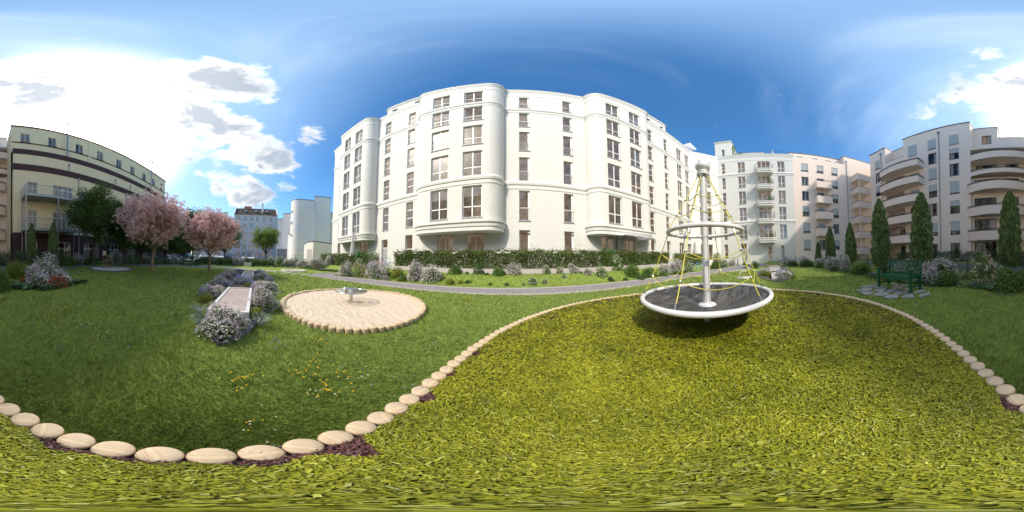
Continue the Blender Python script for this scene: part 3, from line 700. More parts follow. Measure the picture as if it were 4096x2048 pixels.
def pink_main():
    loc,rz=frame(176.4,20.17)
    B=thing('apartment_building','wide pale pink building with long curved balconies and dark window frames','apartment building',loc,rz)
    T=[19.79,16.87,13.95,11.02,8.05,5.18,2.22]
    mb=MB(); X0=-23.65; X1=-19.6; X2=-15.7; X3=-5.35; X4=2.34
    wl=[]
    opA=[];
    for i,t in enumerate(T):
        z0=t-(2.15 if i<3 else 1.98 if i<4 else 1.8) if i<6 else .1
        opA.append((-22.22,-21.03,t-2.1,t,[.82,0,.62,.75,.7,.6,0][i]))
    P=Path([(X0,0),(X1,0)]); P.wall(mb,-.3,22.1,[(a-X0,b-X0,z0,z1) for a,b,z0,z1,s in opA],.15)
    for a,b,z0,z1,s in opA: wl.append((a,b,z0,z1,0,s,(.5,)))
    # loggia strip, recessed two metres
    D2=2.0; og=[(-18.35,-16.9,t-2.15,t-.05) for t in T[1:]]
    P=Path([(X1,D2),(X2,D2)]); P.wall(mb,-.3,22.1,[(a-X1,b-X1,z0,z1) for a,b,z0,z1 in og],.12)
    for a,b,z0,z1 in og: wl.append((a,b,z0,z1,D2,0,(.5,)))
    for x in (X1,X2): mb.quad((x,0,-.3),(x,D2,-.3),(x,D2,22.1),(x,0,22.1))
    
    for k in range(6):
        z=2.45+k*2.95; mb.bx(X1+.01,X2-.01,-.0,D2,z-.02,z+.18)
    mb.bx(X1+.01,X2-.01,0,.15,17.38,18.25)
    # main part
    opM=[]
    for i,t in enumerate(T):
        z0=t-2.2 if i<6 else .15; z0={0:17.6,1:14.75,2:11.9,3:9.06,4:6.24,5:3.37,6:.3}[i]
        opM.append((-11.37,-10.08,z0,t,[.9,0,.92,.5,0,.72,0][i])); opM.append((-8.19,-6.85,z0,t,[.93,.42,0,.9,.4,.72,0][i]))
    opM.append((-14.8,-13.15,17.43,19.9,.98))
    for t,s in zip(T[1:],(0,.6,.6,0,0,0)): opM.append((-14.6,-12.9,t-2.15,t-.05,s))
    P=Path([(X2,0),(X3,0)]); P.wall(mb,-.3,22.1,[(a-X2,b-X2,z0,z1) for a,b,z0,z1,s in opM],.15)
    for a,b,z0,z1,s in opM: wl.append((a,b,z0,z1,0,s,(.5,)))
    # right part: top storey set back, loggias, curved balconies
    mb.quad((X3,0,-.3),(X3,2.2,-.3),(X3,2.2,22.1),(X3,0,22.1))
    opR=[]
    P=Path([(X3,1.98),(-2.13,1.98)]); P.wall(mb,16,22.1,[(1.1,2.4,18.37,20.28)],.12); wl.append((-4.25,-2.95,18.37,20.28,1.98,0,(.5,)))
    mb.quad((-2.13,1.98,19.5),(-2.13,8,19.5),(-2.13,8,22.1),(-2.13,1.98,22.1)); mb.quad((X3,8,22.1),(X3,1.98,22.1),(-2.13,1.98,22.1),(-2.13,8,22.1))
    P=Path([(-2.13,1.98),(X4,1.98)]); P.wall(mb,16,19.5,[],.1)
    dr=[(-5.0,-2.15),(-1.05,.65)]
    opL=[(a-X3,b-X3,z-2.25,z) for a,b in dr for z in (15.7,12.9)]
    P=Path([(X3,1.6),(X4,1.6)]); P.wall(mb,11.0,16.3,opL,.12)
    for a,b in dr:
        for z in (15.7,12.9): wl.append((a,b,z-2.25,z,1.6,0,(.33,.66) if b-a>2 else (.5,)))
    opK=[(a-X3,b-X3,z-2.2,z) for a,b in dr for z in (11.15,8.2,5.3,2.3)]
    P=Path([(X3,.4),(X4,.4)]); P.wall(mb,-.3,11.2,opK,.12)
    for a,b in dr:
        for z in (11.15,8.2,5.3,2.3): wl.append((a,b,max(z-2.2,.1),z,.4,0,(.33,.66) if b-a>2 else (.5,)))
    mb.quad((X4,.4,-.3),(X4,9,-.3),(X4,9,16.5),(X4,.4,16.5))
    mb.bx(X3,X4,.4,1.98,10.95,11.2); mb.bx(X3,X4,.0,8,15.95,16.1)
    [mb.quad((a,9,22.1),(a,y,22.1),(b,y,22.1),(b,9,22.1)) for a,b,y in ((X0,X1,0),(X1,X2,D2),(X2,X3,0))]; mb.quad((X0,9,-.3),(X0,0,-.3),(X0,0,22.1),(X0,9,22.1)); mb.bx(X0,X4,9,9.1,0,19.4)
    part('wall',mb,M['pink'],B)
    c=MB()
    for a,b in ((X0,X1),(X2,X3)): c.bx(a-.08,b+.08,-.12,.2,22.1,22.26); c.bx(b-.1,b+.08,.2,8,22.1,22.2); c.bx(a-.08,a+.1,.2,8,22.1,22.2)
    c.bx(X3+.09,-2.05,1.88,2.1,22.1,22.2); c.bx(-2.2,-2.04,2.1,8,22.1,22.2); c.bx(-2.03,X4+.05,1.88,2.1,19.5,19.58); c.bx(X1+.1,X2-.1,1.9,2.1,22.1,22.2); c.bx(X1+.02,X2-.02,-.02,.17,18.25,18.31)
    part('coping',c,M['coping'],B)
    ib=MB(); ib.bx(X0+.2,X4-.2,4.6,4.7,0,19.3)
    for z in (2.5,5.45,8.4,11.35,14.3,17.2): ib.bx(X0+.2,X4-.2,2.2,4.6,z,z+.2); ib.bx(X0+.2,X1-.05,.2,2.2,z,z+.2); ib.bx(X2+.05,X3-.05,.2,2.2,z,z+.2)
    part('interior',ib,M['tan2'],B)
    rg=random.Random(4)
    for a,b,z0,z1,y,s,cols in wl: pink_win(B,a,b,z0,z1,y=y,sh=s,cu=rg.choice([0,1,2,3,4]),cols=cols)
    for x in (-20.62,-9.65): part('drainpipe',MB().tube([(x,-.09,.3),(x,-.09,20.8)],.07,8).bx(x-.16,x+.16,-.24,0,20.8,21.2),M['steel'],B)
    # long straight balconies with a slight bow
    for k in range(5):
        z=15.45-k*2.95; pts=[(-20.0+7.9*i/12.,-1.6-.5*sin(PI*min(1,i/12.))*1.0) for i in range(13)]
        pts[0]=(-20.0,-.9); m=MB(); P=Path([(-20.0,0)]+pts+[(-12.08,0)])
        P.sweep(m,[(0,z-1.15),(0,z-.08),(-.14,z-.08),(-.14,z-1.15)]); m.add([(p[0],p[1],z-1.15) for p in P.p],[tuple(range(len(P.p)))[::-1]]); m.add([(p[0],p[1],z-.98) for p in P.p],[tuple(range(len(P.p)))])
        m2=MB(); P.sweep(m2,[(.03,z-.08),(.03,z+.0),(-.16,z+.0),(-.16,z-.08)])
        bo=part('balcony',m,M['pink'],B); part('coping',m2,M['coping'],bo); r=MB()
        for dz in (.1,.22): r.tube([(p[0],p[1]+.06,z+dz) for p in P.p[1:-1]]+[(-12.14,0,z+dz)],.032,6)
        for q in P.p[1:-1:3]: r.tube([(q[0],q[1]+.06,z-.03),(q[0],q[1]+.06,z+.22)],.016,6)
        part('railing',r,M['rail'],bo)
    for k in range(5):
        z=[15.05,12.15,10.0,6.75,3.65][k]; n=20; xa,xb=(-5.35,2.3) if k<2 else (-5.8,1.95)
        dp=1.35 if k>1 else .75
        pts=[(xa+(xb-xa)*i/n,(.3 if k>1 else 0)-.35*(k>1)-dp*sin(PI*i/n)**.8) for i in range(n+1)]
        P=Path(([(xa,.4)] if k>1 else [])+pts+([(xb,.4)] if k>1 else [])); m=MB(); hgt=1.2 if k!=1 else .75
        P.sweep(m,[(0,z-hgt),(0,z-.1),(-.14,z-.1),(-.14,z-hgt)])
        pl=[tuple(p) for p in P.p]+([] if k>1 else [(xb,1.6),(xa,1.6)])
        if k!=1: m.add([(x,y,z-hgt) for x,y in pl],[tuple(range(len(pl)))[::-1]])
        m.add([(x,y,z-hgt+.18) for x,y in pl],[tuple(range(len(pl)))])
        bo=part('balcony',m,M['pink'],B); m2=MB(); P.sweep(m2,[(.02,z-.1),(.02,z-.05),(-.16,z-.05),(-.16,z-.1)]); part('coping',m2,M['coping'],bo)
        r=MB()
        for dz in (.02,.16): r.tube([(p[0],p[1]+.06,z+dz) for p in P.p],.032,6)
        for q in P.p[1:-1:3]: r.tube([(q[0],q[1]+.06,z-.05),(q[0],q[1]+.06,z+.16)],.016,6)
        part('railing',r,M['rail'],bo)
    return B
PM=pink_main()
# ---------------- beige loft building ----------------
def beige():
    loc,rz=frame(176.3,16.9)
    B=thing('loft_building','long cream building with brown brick bands and base, steel balconies and rooftop flues','building',loc,rz)
    X0,X1=2.2,30.5; mb=MB(); wl=[]
    tops=[(3.18,4.2),(6.18,7.19),(9.62,10.64),(12.74,13.78),(16.22,17.25),(19.3,20.3),(22.4,23.4),(25.5,26.45),(28.4,29.3)]
    P=Path([(X0,0),(X1,0)]); P.wall(mb,12.9,17.45,[(a-X0,b-X0,14.75,16.25) for a,b in tops],.15)
    for a,b in tops: wl.append((a,b,14.75,16.25,0,dict(cols=(.5,),rows=(),railing=.8)))
    y2=-.3; P=Path([(X0+.2,y2),(X1,y2)]); P.wall(mb,9.5,12.55,[],.1); mb.bx(X0+.2,X1,y2,0,12.55,12.6)
    y1=-.9
    f2=[(3.7,4.83,6.4,8.6),(6.49,8.83,7.0,8.58),(9.9,12.2,7.0,8.58),(14.6,16.3,6.4,8.55),(18.04,20.03,7.0,8.58),(21.6,23.4,6.4,8.55),(25,27,7,8.55)]
    f1=[(3.75,4.85,3.4,5.4),(6.5,8.7,3.4,5.4),(9.9,12.2,3.4,5.4),(14.6,16.3,3.4,5.4),(18.04,20.03,3.4,5.4),(21.6,23.4,3.4,5.4),(25,27,3.4,5.4)]
    g0=[(3.75,4.85,.3,2.1),(6.5,8.75,.3,2.1),(10.4,12.7,.3,2.2),(14.1,16.15,.3,2.2),(18.04,20.03,.3,2.2),(21.6,23.4,.3,2.2),(25,27,.3,2.2)]
    P=Path([(X0+.15,y1),(X1,y1)]); xb=X0+.15
    P.wall(mb,3.0,9.95,[(a-xb,b-xb,c,d) for a,b,c,d in f2+f1],.15)
    for a,b,c,d in f2+f1: wl.append((a,b,c,d,y1,dict(cols=(.5,) if b-a<1.8 else (.25,.5,.75),rows=(.66,))))
    mb.bx(X0+.15,X1,y1,y2,9.95,10.0)
    # side faces, roof
    mb.quad((X0,12,-.3),(X0,0,-.3),(X0,0,17.45),(X0,12,17.45)); mb.quad((X0+.15,0,3.),(X0+.15,y1,3.),(X0+.15,y1,9.95),(X0+.15,0,9.95)); mb.quad((X0+.2,0,9.9),(X0+.2,y2,9.9),(X0+.2,y2,12.6),(X0+.2,0,12.6))
    mb.quad((X1,0,-.3),(X1,12,-.3),(X1,12,17.45),(X1,0,17.45)); mb.quad((X0,0,17.4),(X1,0,17.4),(X1,12,17.4),(X0,12,17.4)); mb.quad((X1,12,-.3),(X0,12,-.3),(X0,12,17.4),(X1,12,17.4)); mb.quad((X1,y1,3),(X1,0,3),(X1,0,12.6),(X1,y1,10))
    mb.bx(11.35,11.95,-.06,.0,12.95,17.45)
    part('wall',mb,M['cream'],B)
    bb=MB()
    P.wall(bb,-.3,3.0,[(a-xb,b-xb,c,d) for a,b,c,d in g0],.2); bb.quad((xb,6,-.3),(xb,y1,-.3),(xb,y1,3.0),(xb,6,3.0))
    for a,b,c,d in g0: wl.append((a,b,c,d,y1,dict(cols=(.33,.66),rows=(.62,))))
    bb.bx(xb-.02,X1+.01,y1-.05,y1+.25,9.96,10.72); bb.bx(X0+.18,X1+.01,y2-.05,y2+.25,12.56,13.28); bb.bx(X0+.1,X1+.01,-.06,0,14.5,14.66); bb.bx(X0-.05,X1+.05,-.12,.12,17.45,17.62)
    part('brick_facing',bb,M['brick'],B)
    c=MB(); c.bx(xb-.04,X1+.03,y1-.08,y1+.28,10.722,10.76); c.bx(X0+.16,X1+.03,y2-.08,y2+.28,13.282,13.32); part('coping',c,M['coping'],B)
    ib=MB(); ib.bx(X0+.2,X1-.2,1.5,1.6,0,17.2)
    for z in (.1,3.05,5.8,8.9,12.9): ib.bx(X0+.3,X1-.2,-.6 if z<9 else .2,1.5,z,z+.15)
    part('interior',ib,M['tan2'],B)
    rg=random.Random(6)
    for a,b,z0,z1,y,k in wl: window(B,((a+b)/2,y,z0),0,b-a,z1-z0,ft=.07,fm='frame',gm='glassd',inset=.1,curtain=rg.choice([1,2,3,4,3]) if z0>3 else rg.choice([0,0,1]),smat='coping',**k)
    for a,b in ((3.34,4.4),(5.87,7.97),(9.47,11.6),(12.74,14.77),(16.28,18.4),(19.53,21.6)): part('vent_slot',MB().bx(a,b,y2-.03,y2,10.8,10.95),M['coping'],B)
    for x,y,z0,z1 in ((8.3,-.5,13.3,19.5),(24.47,-.5,13.3,19.4)):
        part('flue',MB().tube([(x,y,z0),(x,y,z1)],.09,10).lathe([(.001,z1+.12),(.2,z1+.06),(.2,z1),(.09,z1)],12,(x,y,0)),M['steel'],B)
    for x,y,z0,z1 in ((8.62,y2,10.8,11.9),(15.78,y2,10.8,11.8),(18.96,y2,10.8,11.8),(9.54,y1,6.9,9.8),(17.4,y1,5,9.7),(9.0,y1,.3,2.9)):
        part('drainpipe',MB().tube([(x,y-.1,z0),(x,y-.1,z1)],.05,8).bx(x-.1,x+.1,y-.18,y,z1,z1+.25),M['steel'],B)
    for z in (3.25,6.55):
        m=MB(); x0,x1,ya=3.15,8.7,-2.75; m.bx(x0,x1,ya,y1,z-.12,z); m.bx(x0,x1,ya-.03,ya,z-.22,z+.02); m.bx(x0-.03,x0,ya,y1,z-.22,z+.02); bo=part('balcony',m,M['steel'],B)
        r=MB(); r.tube([(x0,y1,z+.95),(x0,ya,z+.95),(x1,ya,z+.95),(x1,y1,z+.95)],.02,6)
        n=38
        for i in range(n+1): x=x0+(x1-x0)*i/n; r.bx(x-.006,x+.006,ya-.006,ya+.006,z,z+.94)
        for i in range(12): y=ya+(y1-ya)*i/12.; r.bx(x0-.006,x0+.006,y-.006,y+.006,z,z+.94)
        part('railing',r,M['steel'],bo)
    for x,y in ((3.2,-2.72),(6.3,-2.72),(8.65,-2.72),(3.2,-1.1)): part('post',MB().bx(x-.05,x+.05,y-.05,y+.05,0,7.4),M['steel'],B)
    return B
beige()
# ---------------- far buildings ----------------
def far_buildings():
    loc,rz=frame(-90.5,66)
    B=thing('tenement','six-storey blue-grey tenement with brown tiled roof, chimney and skylights behind the parked cars','building',loc,rz)
    xs=[-7.5,-5.1,-2.7,-.3,2.2,4.8,]; xs=[-7.0,-4.35,-1.75,.75,3.4,6.05]
    z0s=[15.6,12.6,9.7,6.8,3.9,1.0]; ops=[(x-.75+8.8,x+.75+8.8,z,z+1.9) for x in xs for z in z0s]
    mb=MB(); P=Path([(-8.8,0),(8.8,0)]); P.wall(mb,-.5,18.2,ops,.2)
    mb.add([(-8.8,0,-.5),(-8.8,0,18.4),(-8.8,5,22.6),(-8.8,10,18.4),(-8.8,10,-.5)],[(0,1,2,3,4)][::-1]); mb.add([(8.8,0,-.5),(8.8,0,18.4),(8.8,5,22.6),(8.8,10,18.4),(8.8,10,-.5)],[(4,3,2,1,0)])
    mb.bx(-8.8,8.8,9.8,10,-.5,18.2)
    part('wall',mb,M['grey'],B)
    rf=MB(); rf.add([(-8.6,-.4,18.1),(8.6,-.4,18.1),(8.6,5,22.4),(-8.6,5,22.4),(-8.6,10.4,18.1),(8.6,10.4,18.1)],[(0,1,2,3),(3,2,5,4)]); r=part('roof',rf,M['tiles'],B)
    t=MB(); 
    for x in (-8.9,8.6): t.beam((x+.15,-.4,18.35),(x+.15,5,22.75),.35,.5)
    t.bx(-8.8,8.8,-.25,0,18.0,18.2); part('gable_trim',t,M['lgrey'],B)
    part('chimney',MB().bx(2.3,3.0,1.6,2.3,19.2,24.2),M['ann'],B); part('chimney',MB().bx(-5.2,-2.0,4.8,5.6,21,23.4),M['terra'],B)
    for x in (-4.2,-.1,4.4): part('skylight',MB().beam((x-.4,1.5,20.2),(x+.4,1.5,20.2),.9,.7),M['glassd'] if 0 else M['shut'],B)
    ib=MB(); ib.bx(-8.6,8.6,2.4,2.5,0,18); 
    for z in z0s: ib.bx(-8.6,8.6,.2,2.4,z-.7,z-.5)
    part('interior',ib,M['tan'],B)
    rg=random.Random(2)
    for x in xs:
        for z in z0s: window(B,(x,0,z),0,1.5,1.9,cols=(.5,),rows=(.68,),ft=.1,fm='frame',gm='glass',inset=.15,curtain=rg.choice([0,0,1,3]),sill=True)
    # tower group
    def blk(name,label,pts,z1,m,cop='coping',wins=()):
        o=thing(name,label,'building',(pts[0][0],pts[0][1],0)); x0,y0=pts[0]
        b=MB().prism([(x-x0,y-y0) for x,y in pts][::1],-.5,z1); part('wall',b,m,o)
        cx=sum(p[0] for p in pts)/len(pts)-x0; cy=sum(p[1] for p in pts)/len(pts)-y0
        c=MB().prism([((x-x0-cx)*1.01+cx,(y-y0-cy)*1.01+cy) for x,y in pts],z1+.004,z1+.2); part('coping',c,M[cop],o); return o
    D=45
    tp=[pol(-76.9+.6*k,D-1.9*sin(PI*min(1,k/3.2)*.5)) for k in range(5)]
    c0=pol(-75.0,46.2); t0=[(c0[0]+2.6*cos(a),c0[1]+2.6*sin(a)) for a in [R(x) for x in range(150,345,12)]]
    t0=t0+[pol(-70.15,D-.6),pol(-70.15,D+9),pol(-76.5,D+9)]
    T=blk('stair_tower','rounded light grey stair tower with three rows of small square windows',t0,17.4,M['lgrey'])
    x0,y0=t0[0]
    for z in (6.9,10.4,13.7):
        for k in range(4):
            a=R(228+k*20); q=(c0[0]+2.63*cos(a)-x0,c0[1]+2.63*sin(a)-y0)
            window(T,(q[0],q[1],z),a+PI/2,.62,.85,cols=(),rows=(),ft=.09,inset=-.02,sill=False,gm='glassd')
    q=[pol(-70.1,D),pol(-64.3,D+.5),pol(-64.3,D+12),pol(-70.1,D+10)]
    blk('tower_block','tallest plain light grey block right of the rounded stair tower',q,19.0,M['lgrey'])
    q=[pol(-64.5,D+3),pol(-60,D+3),pol(-60,D+12),pol(-64.4,D+12)]
    blk('grey_block','narrow grey block between the tallest block and the white apartment block',q,14.9,M['lgrey'])
    q=[pol(-82.9,56),pol(-80.9,55),pol(-80.9,64),pol(-82.9,64)]; blk('flat_roofed_block','low flat-roofed grey block attached right of the tenement',q,14.3,M['grey'])
    q=[pol(-81.0,54),pol(-77.3,52),pol(-77.2,62),pol(-81.0,62)]; blk('bluegrey_block','blue-grey block standing left of the rounded stair tower',q,15.7,M['grey'])
    q=[pol(-82.7,50),pol(-79.2,49),pol(-79.2,52),pol(-82.7,53)]; blk('garage','dark grey low garage below the blue-grey blocks',q,3.4,M['dgrey'])
    q=[pol(-79.0,48),pol(-76.4,45),pol(-76.4,54),pol(-79.0,55)]; o=blk('link_building','light grey sloping link wall with dark bands left of the stair tower',q,7.8,M['lgrey'])
    # annex
    a,b,c,d=pol(-72.4,30),pol(-70.0,28.2),pol(-61.5,33.0),pol(-63,40)
    o=blk('garage','low cream garage with a deep doorway beside the white apartment block',[a,b,c,d],4.0,M['ann'])
    q=[pol(-73.2,31),pol(-72.2,30.2),pol(-71.8,34),pol(-73.1,35)]; blk('wall_slab','narrow grey wall slab left of the cream garage',q,3.7,M['lgrey'])
    def on(u): return (a[0]+(b[0]-a[0])*u-a[0],a[1]+(b[1]-a[1])*u-a[1])
    p,r_=on(.12),on(.88); nx,ny=(b[1]-a[1]),-(b[0]-a[0]); L=math.hypot(nx,ny); nx,ny=nx/L*.02,ny/L*.02
    part('doorway',MB().quad((p[0]+nx,p[1]+ny,-.3),(r_[0]+nx,r_[1]+ny,-.3),(r_[0]+nx,r_[1]+ny,2.7),(p[0]+nx,p[1]+ny,2.7)),M['ann'] if 0 else M['conc'],o)
    # flat roofed block and low hall behind the cherries
    q=[pol(-106,70),pol(-100.4,68),pol(-100.4,80),pol(-106,80)]; blk('distant_block','grey flat-roofed block rising behind the trees left of the tenement',q,19.3,M['lgrey'])
    q=[pol(-100.4,69),pol(-98.0,67),pol(-98.0,76),pol(-100.4,76)]; blk('gable_block','grey block squeezed against the left gable of the tenement',q,16.4,M['grey'])
    q=[pol(-112,60),pol(-99,56),pol(-99,62),pol(-112,66)]; blk('hall','low pale concrete hall behind the parked cars',q,4.2,M['conc'])
    q=[pol(-126,58),pol(-113,60),pol(-113,66),pol(-126,66)]; blk('hall','low brown brick hall far behind the cherry trees',q,4.4,M['brick'])
far_buildings()
# ---------------- leaf clouds ----------------
def rand_dirs(n,rng):
    v=rng.normal(size=(n,3)); return v/np.linalg.norm(v,axis=1)[:,None]
def leaf_mesh(name,C,size,m,rng,asp=.55,flat=0.0,out=None,fold=0.15):
    """one four-point leaf per centre"""
    n=len(C); size=np.broadcast_to(np.asarray(size,float),(n,))*rng.uniform(.7,1.3,n)
    u=rand_dirs(n,rng); 
    if flat: u[:,2]*=(1-flat); u/=np.linalg.norm(u,axis=1)[:,None]
    w=np.cross(u,rand_dirs(n,rng)); w/=np.linalg.norm(w,axis=1)[:,None]
    if flat: w[:,2]*=(1-flat)
    nn=np.cross(u,w); a=size[:,None]*.5
    V=np.empty((n,4,3)); V[:,0]=C-u*a; V[:,1]=C+w*a*asp+nn*a*fold; V[:,2]=C+u*a; V[:,3]=C-w*a*asp+nn*a*fold
    return quads(name,V,m)
def quads(name,V,m):
    n=len(V); me=bpy.data.meshes.new(name); me.vertices.add(4*n); me.vertices.foreach_set('co',V.reshape(-1).astype(np.float32))
    me.loops.add(4*n); me.loops.foreach_set('vertex_index',np.arange(4*n,dtype=np.int32))
    me.polygons.add(n); me.polygons.foreach_set('loop_start',np.arange(0,4*n,4,dtype=np.int32)); me.polygons.foreach_set('loop_total',np.full(n,4,dtype=np.int32))
    me.materials.append(m); me.update(calc_edges=True); return me
def lump(d,seed):
    r=random.Random(seed); f=np.zeros(len(d))
    for k in range(5):
        a=np.array([r.uniform(-1,1) for _ in range(3)]); a/=np.linalg.norm(a); f+=np.sin(d@a*r.uniform(3,8)+r.uniform(0,6))
    return f/5
def bush_mesh(seed,nl,leaf,m,fl=0,fsize=.03,fm=None,h=1.0,petals=3,cl=1,lumpy=.35,asp=.6):
    """unit bush: radius .5, height h, base at z=0"""
    rng=np.random.default_rng(seed)
    def pts(n,lo,hi):
        d=rand_dirs(n,rng); d[:,2]=np.abs(d[:,2])*1.0-.18*rng.random(n)
        r=rng.uniform(lo,hi,n)**.6*(1+lumpy*lump(d,seed))
        p=d*r[:,None]*.46; p[:,2]=np.maximum(p[:,2]*h*1.9+.08*h,.01); return p
    core=leaf_mesh('foliage',pts(nl,.12,1.0),leaf,m,rng,asp=asp)
    fo=None
    if fl:
        c=pts(fl,.72,1.12)
        c=np.repeat(c,cl*petals,axis=0)+rng.normal(size=(fl*cl*petals,3))*fsize*(.45 if cl==1 else .9)
        fo=leaf_mesh('blossoms',c,fsize,fm,rng,asp=.8)
    return core,fo
KIND={
 'lilac':[(bush_mesh(s,1700,.075,M['leafg'],900,.038,M['lilac']),'lilac_shrub','lilac-flowered shrub') for s in (1,2,3)],
 'green':[(bush_mesh(s,3000,.07,M['leafg'],lumpy=.25),'green_shrub','round green leafy shrub') for s in (4,5)],
 'dark':[(bush_mesh(s,2600,.075,M['leafd'],lumpy=.4),'dark_shrub','dark green leafy shrub') for s in (6,7)],
 'lime':[(bush_mesh(s,3400,.06,M['leafl'],lumpy=.4,asp=.45),'lime_shrub','feathery lime-green shrub') for s in (8,9)],
 'wrose':[(bush_mesh(s,2000,.085,M['leafg'],85,.045,M['wrose'],cl=2,petals=4),'rose_bush','white-flowered rose bush') for s in (10,11)],
 'crose':[(bush_mesh(s,1700,.06,M['leafg'],95,.05,M['crose'],cl=2,petals=4,lumpy=.5),'rose_bush','cream rose bush') for s in (12,)],
 'red':[(bush_mesh(s,900,.06,M['leafd'],420,.04,M['redf']),'red_flower_bush','low red-flowered bush') for s in (13,)],
 'blue':[(bush_mesh(s,1300,.07,M['silver'],130,.05,M['bluef'],petals=5),'blue_flower_bush','blue and lilac flowering clump') for s in (14,15)],
}
STEM=MB().tube([(0,0,0),(.01,0,.3),(.0,.02,.5)],[.02,.015,.008],5).mesh('stem',M['bark'])
REG=[]  # (zone, kindphrase, category, azimuth, object)
rb_=random.Random(21)
def reg(zone,phrase,o,cat,az): REG.append((zone,phrase,cat,az,o))
def bush(kind,x,y,z,w,h,zone):
    (core,fo),nm,ph=rb_.choice(KIND[kind]); e=bpy.data.objects.new(nm,None); S.collection.objects.link(e)
    e.location=(x,y,z-.02); e.rotation_euler=(0,0,rb_.uniform(0,6.28)); e.scale=(w,w*rb_.uniform(.8,1.),h)
    link('foliage',core,e)
    if fo: link('blossoms',fo,e)
    link('stem',STEM,e)
    reg(zone,ph,e,'shrub' if 'rose' not in kind else 'rose bush',math.degrees(math.atan2(x,y)))
    return e
def bpx(kind,x0,y0,k,cx,by,w,h,zone,D=None,fw=1.22,fh=1.10,zz=None):
    px,py=x0+cx/k,y0+by/k
    if D is None: x,y,z=GP(px,py)
    else: d=wdir(px,py); n=math.hypot(d[0],d[1]); x,y=d[0]/n*D,d[1]/n*D; z=terr(x,y)
    dist=math.hypot(x,y)
    if dist>24: x,y=x*24/dist,y*24/dist; dist=24; z=terr(x,y)
    W_=w/k/4096*2*PI*dist; H_=h/k/2048*PI*dist
    # push the centre back by half its depth
    f=1+W_*.32/dist
    bush(kind,x*f,y*f,z if zz is None else zz,W_*fw,H_*fh,zone)
Z1='on the grassy slope below the long hedge'; Z2='beside the cobbled path behind the carousel'; Z3='in the border before the pink buildings'
Z4='in the border before the cream building'; Z5='in the far border before the parked cars'; Z6='near the left end of the cobbled path'
for k,cx,by,w,h in [('lilac',110,590,340,290),('green',510,580,230,160),('lime',430,680,170,100),('lime',610,625,120,70),('green',720,570,70,45),('dark',920,570,210,155),('dark',740,655,120,55),('dark',1060,560,90,40),('green',1120,625,80,60),('green',1270,605,210,165),('dark',1405,640,75,55),('lilac',1540,590,240,180),('wrose',1690,630,70,50),('wrose',1845,620,160,120),('wrose',2075,575,170,140),('wrose',2055,665,105,85),('wrose',2310,570,130,110),('wrose',2390,530,90,85)]: bpx(k,1700,980,4.293,cx,by,w,h,Z1,fw=1.3,fh=1.2)
for k,cx,by,w,h in [('lilac',205,865,230,180),('green',390,845,80,45),('lilac',520,885,170,150),('wrose',800,870,230,220),('wrose',1110,800,330,280),('green',1430,820,370,290),('green',1790,895,320,240),('dark',1000,960,140,110),('dark',1300,950,130,80),('dark',1620,930,170,90)]: bpx(k,2250,940,5.152,cx,by,w,h,Z1,fw=1.3,fh=1.2)
for k,cx,by,w,h in [('lilac',2110,800,240,230),('lilac',2340,770,330,240),('green',2080,865,200,130),('lime',2250,830,100,60)]: bpx(k,2250,940,5.152,cx,by,w,h,Z2)
for k,cx,by,w,h in [('lilac',60,800,220,270),('wrose',290,770,230,190),('green',100,820,300,110),('wrose',870,640,230,260),('green',830,710,220,190),('wrose',1020,680,200,180),('lilac',1170,640,180,130),('lime',1480,690,150,110),('dark',1650,690,170,160),('dark',1430,620,90,70)]: bpx(k,2700,940,5.152,cx,by,w,h,Z2,D=None)
for k,cx,by,w,h in [('lilac',2280,645,190,200),('dark',2440,650,200,130)]: bpx(k,2700,940,5.152,cx,by,w,h,Z3)
for k,cx,by,w,h in [('lilac',90,560,200,150),('dark',150,610,260,150),('lilac',430,600,200,190),('green',430,630,200,120),('lilac',680,640,300,240),('dark',700,705,150,110),('lime',800,690,130,60),('lilac',960,680,200,270),('green',1250,760,380,290),('green',1720,760,230,250),('lilac',1530,790,130,80)]: bpx(k,3200,950,5.152,cx,by,w,h,Z3,fw=1.35,fh=1.2)
for k,cx,by,w,h in [('lilac',1100,985,260,260),('lilac',1380,1050,240,240),('lilac',1560,990,340,280),('green',1630,1080,330,210),('crose',2090,1030,330,350),('crose',1830,1000,110,110),('green',2370,1170,340,370),('green',2550,1100,200,250)]: bpx(k,3276,800,3.1415,cx,by,w,h,Z3,fw=1.3,fh=1.12)
for k,cx,by,w,h in [('green',20,970,230,330),('lime',210,800,370,230),('lilac',560,790,420,280),('lilac',480,900,450,240),('lilac',780,885,260,190),('red',700,915,250,150),('red',290,850,110,60),('dark',620,640,300,180),('green',800,640,260,160),('lilac',990,610,200,120),('lime',870,622,80,45),('lime',950,617,80,45),('green',1150,622,180,115),('lilac',1460,605,260,150),('dark',-60,640,300,160)]: bpx(k,0,860,3.1415,cx,by,w,h,Z4,fw=1.12 if k=='lilac' else 1.3,fh=1.1)
for k,cx,w,h in [('lilac',380,230,150),('dark',330,200,90)]: bpx(k,0,860,3.1415,cx,625,w,h,Z4,D=13.5)
for k,cx,by,w,h in [('lilac',760,1000,260,200),('lilac',1180,1000,240,180),('green',1150,1000,200,100),('lilac',1850,1000,320,200),('lilac',2060,990,200,180),('dark',2480,1010,260,180),('crose',640,1000,140,190),('crose',1020,1000,140,200),('dark',1640,1010,120,110)]: bpx(k,400,900,6.283,cx,by-50,w,h,'just behind the three far benches',D=18.5)
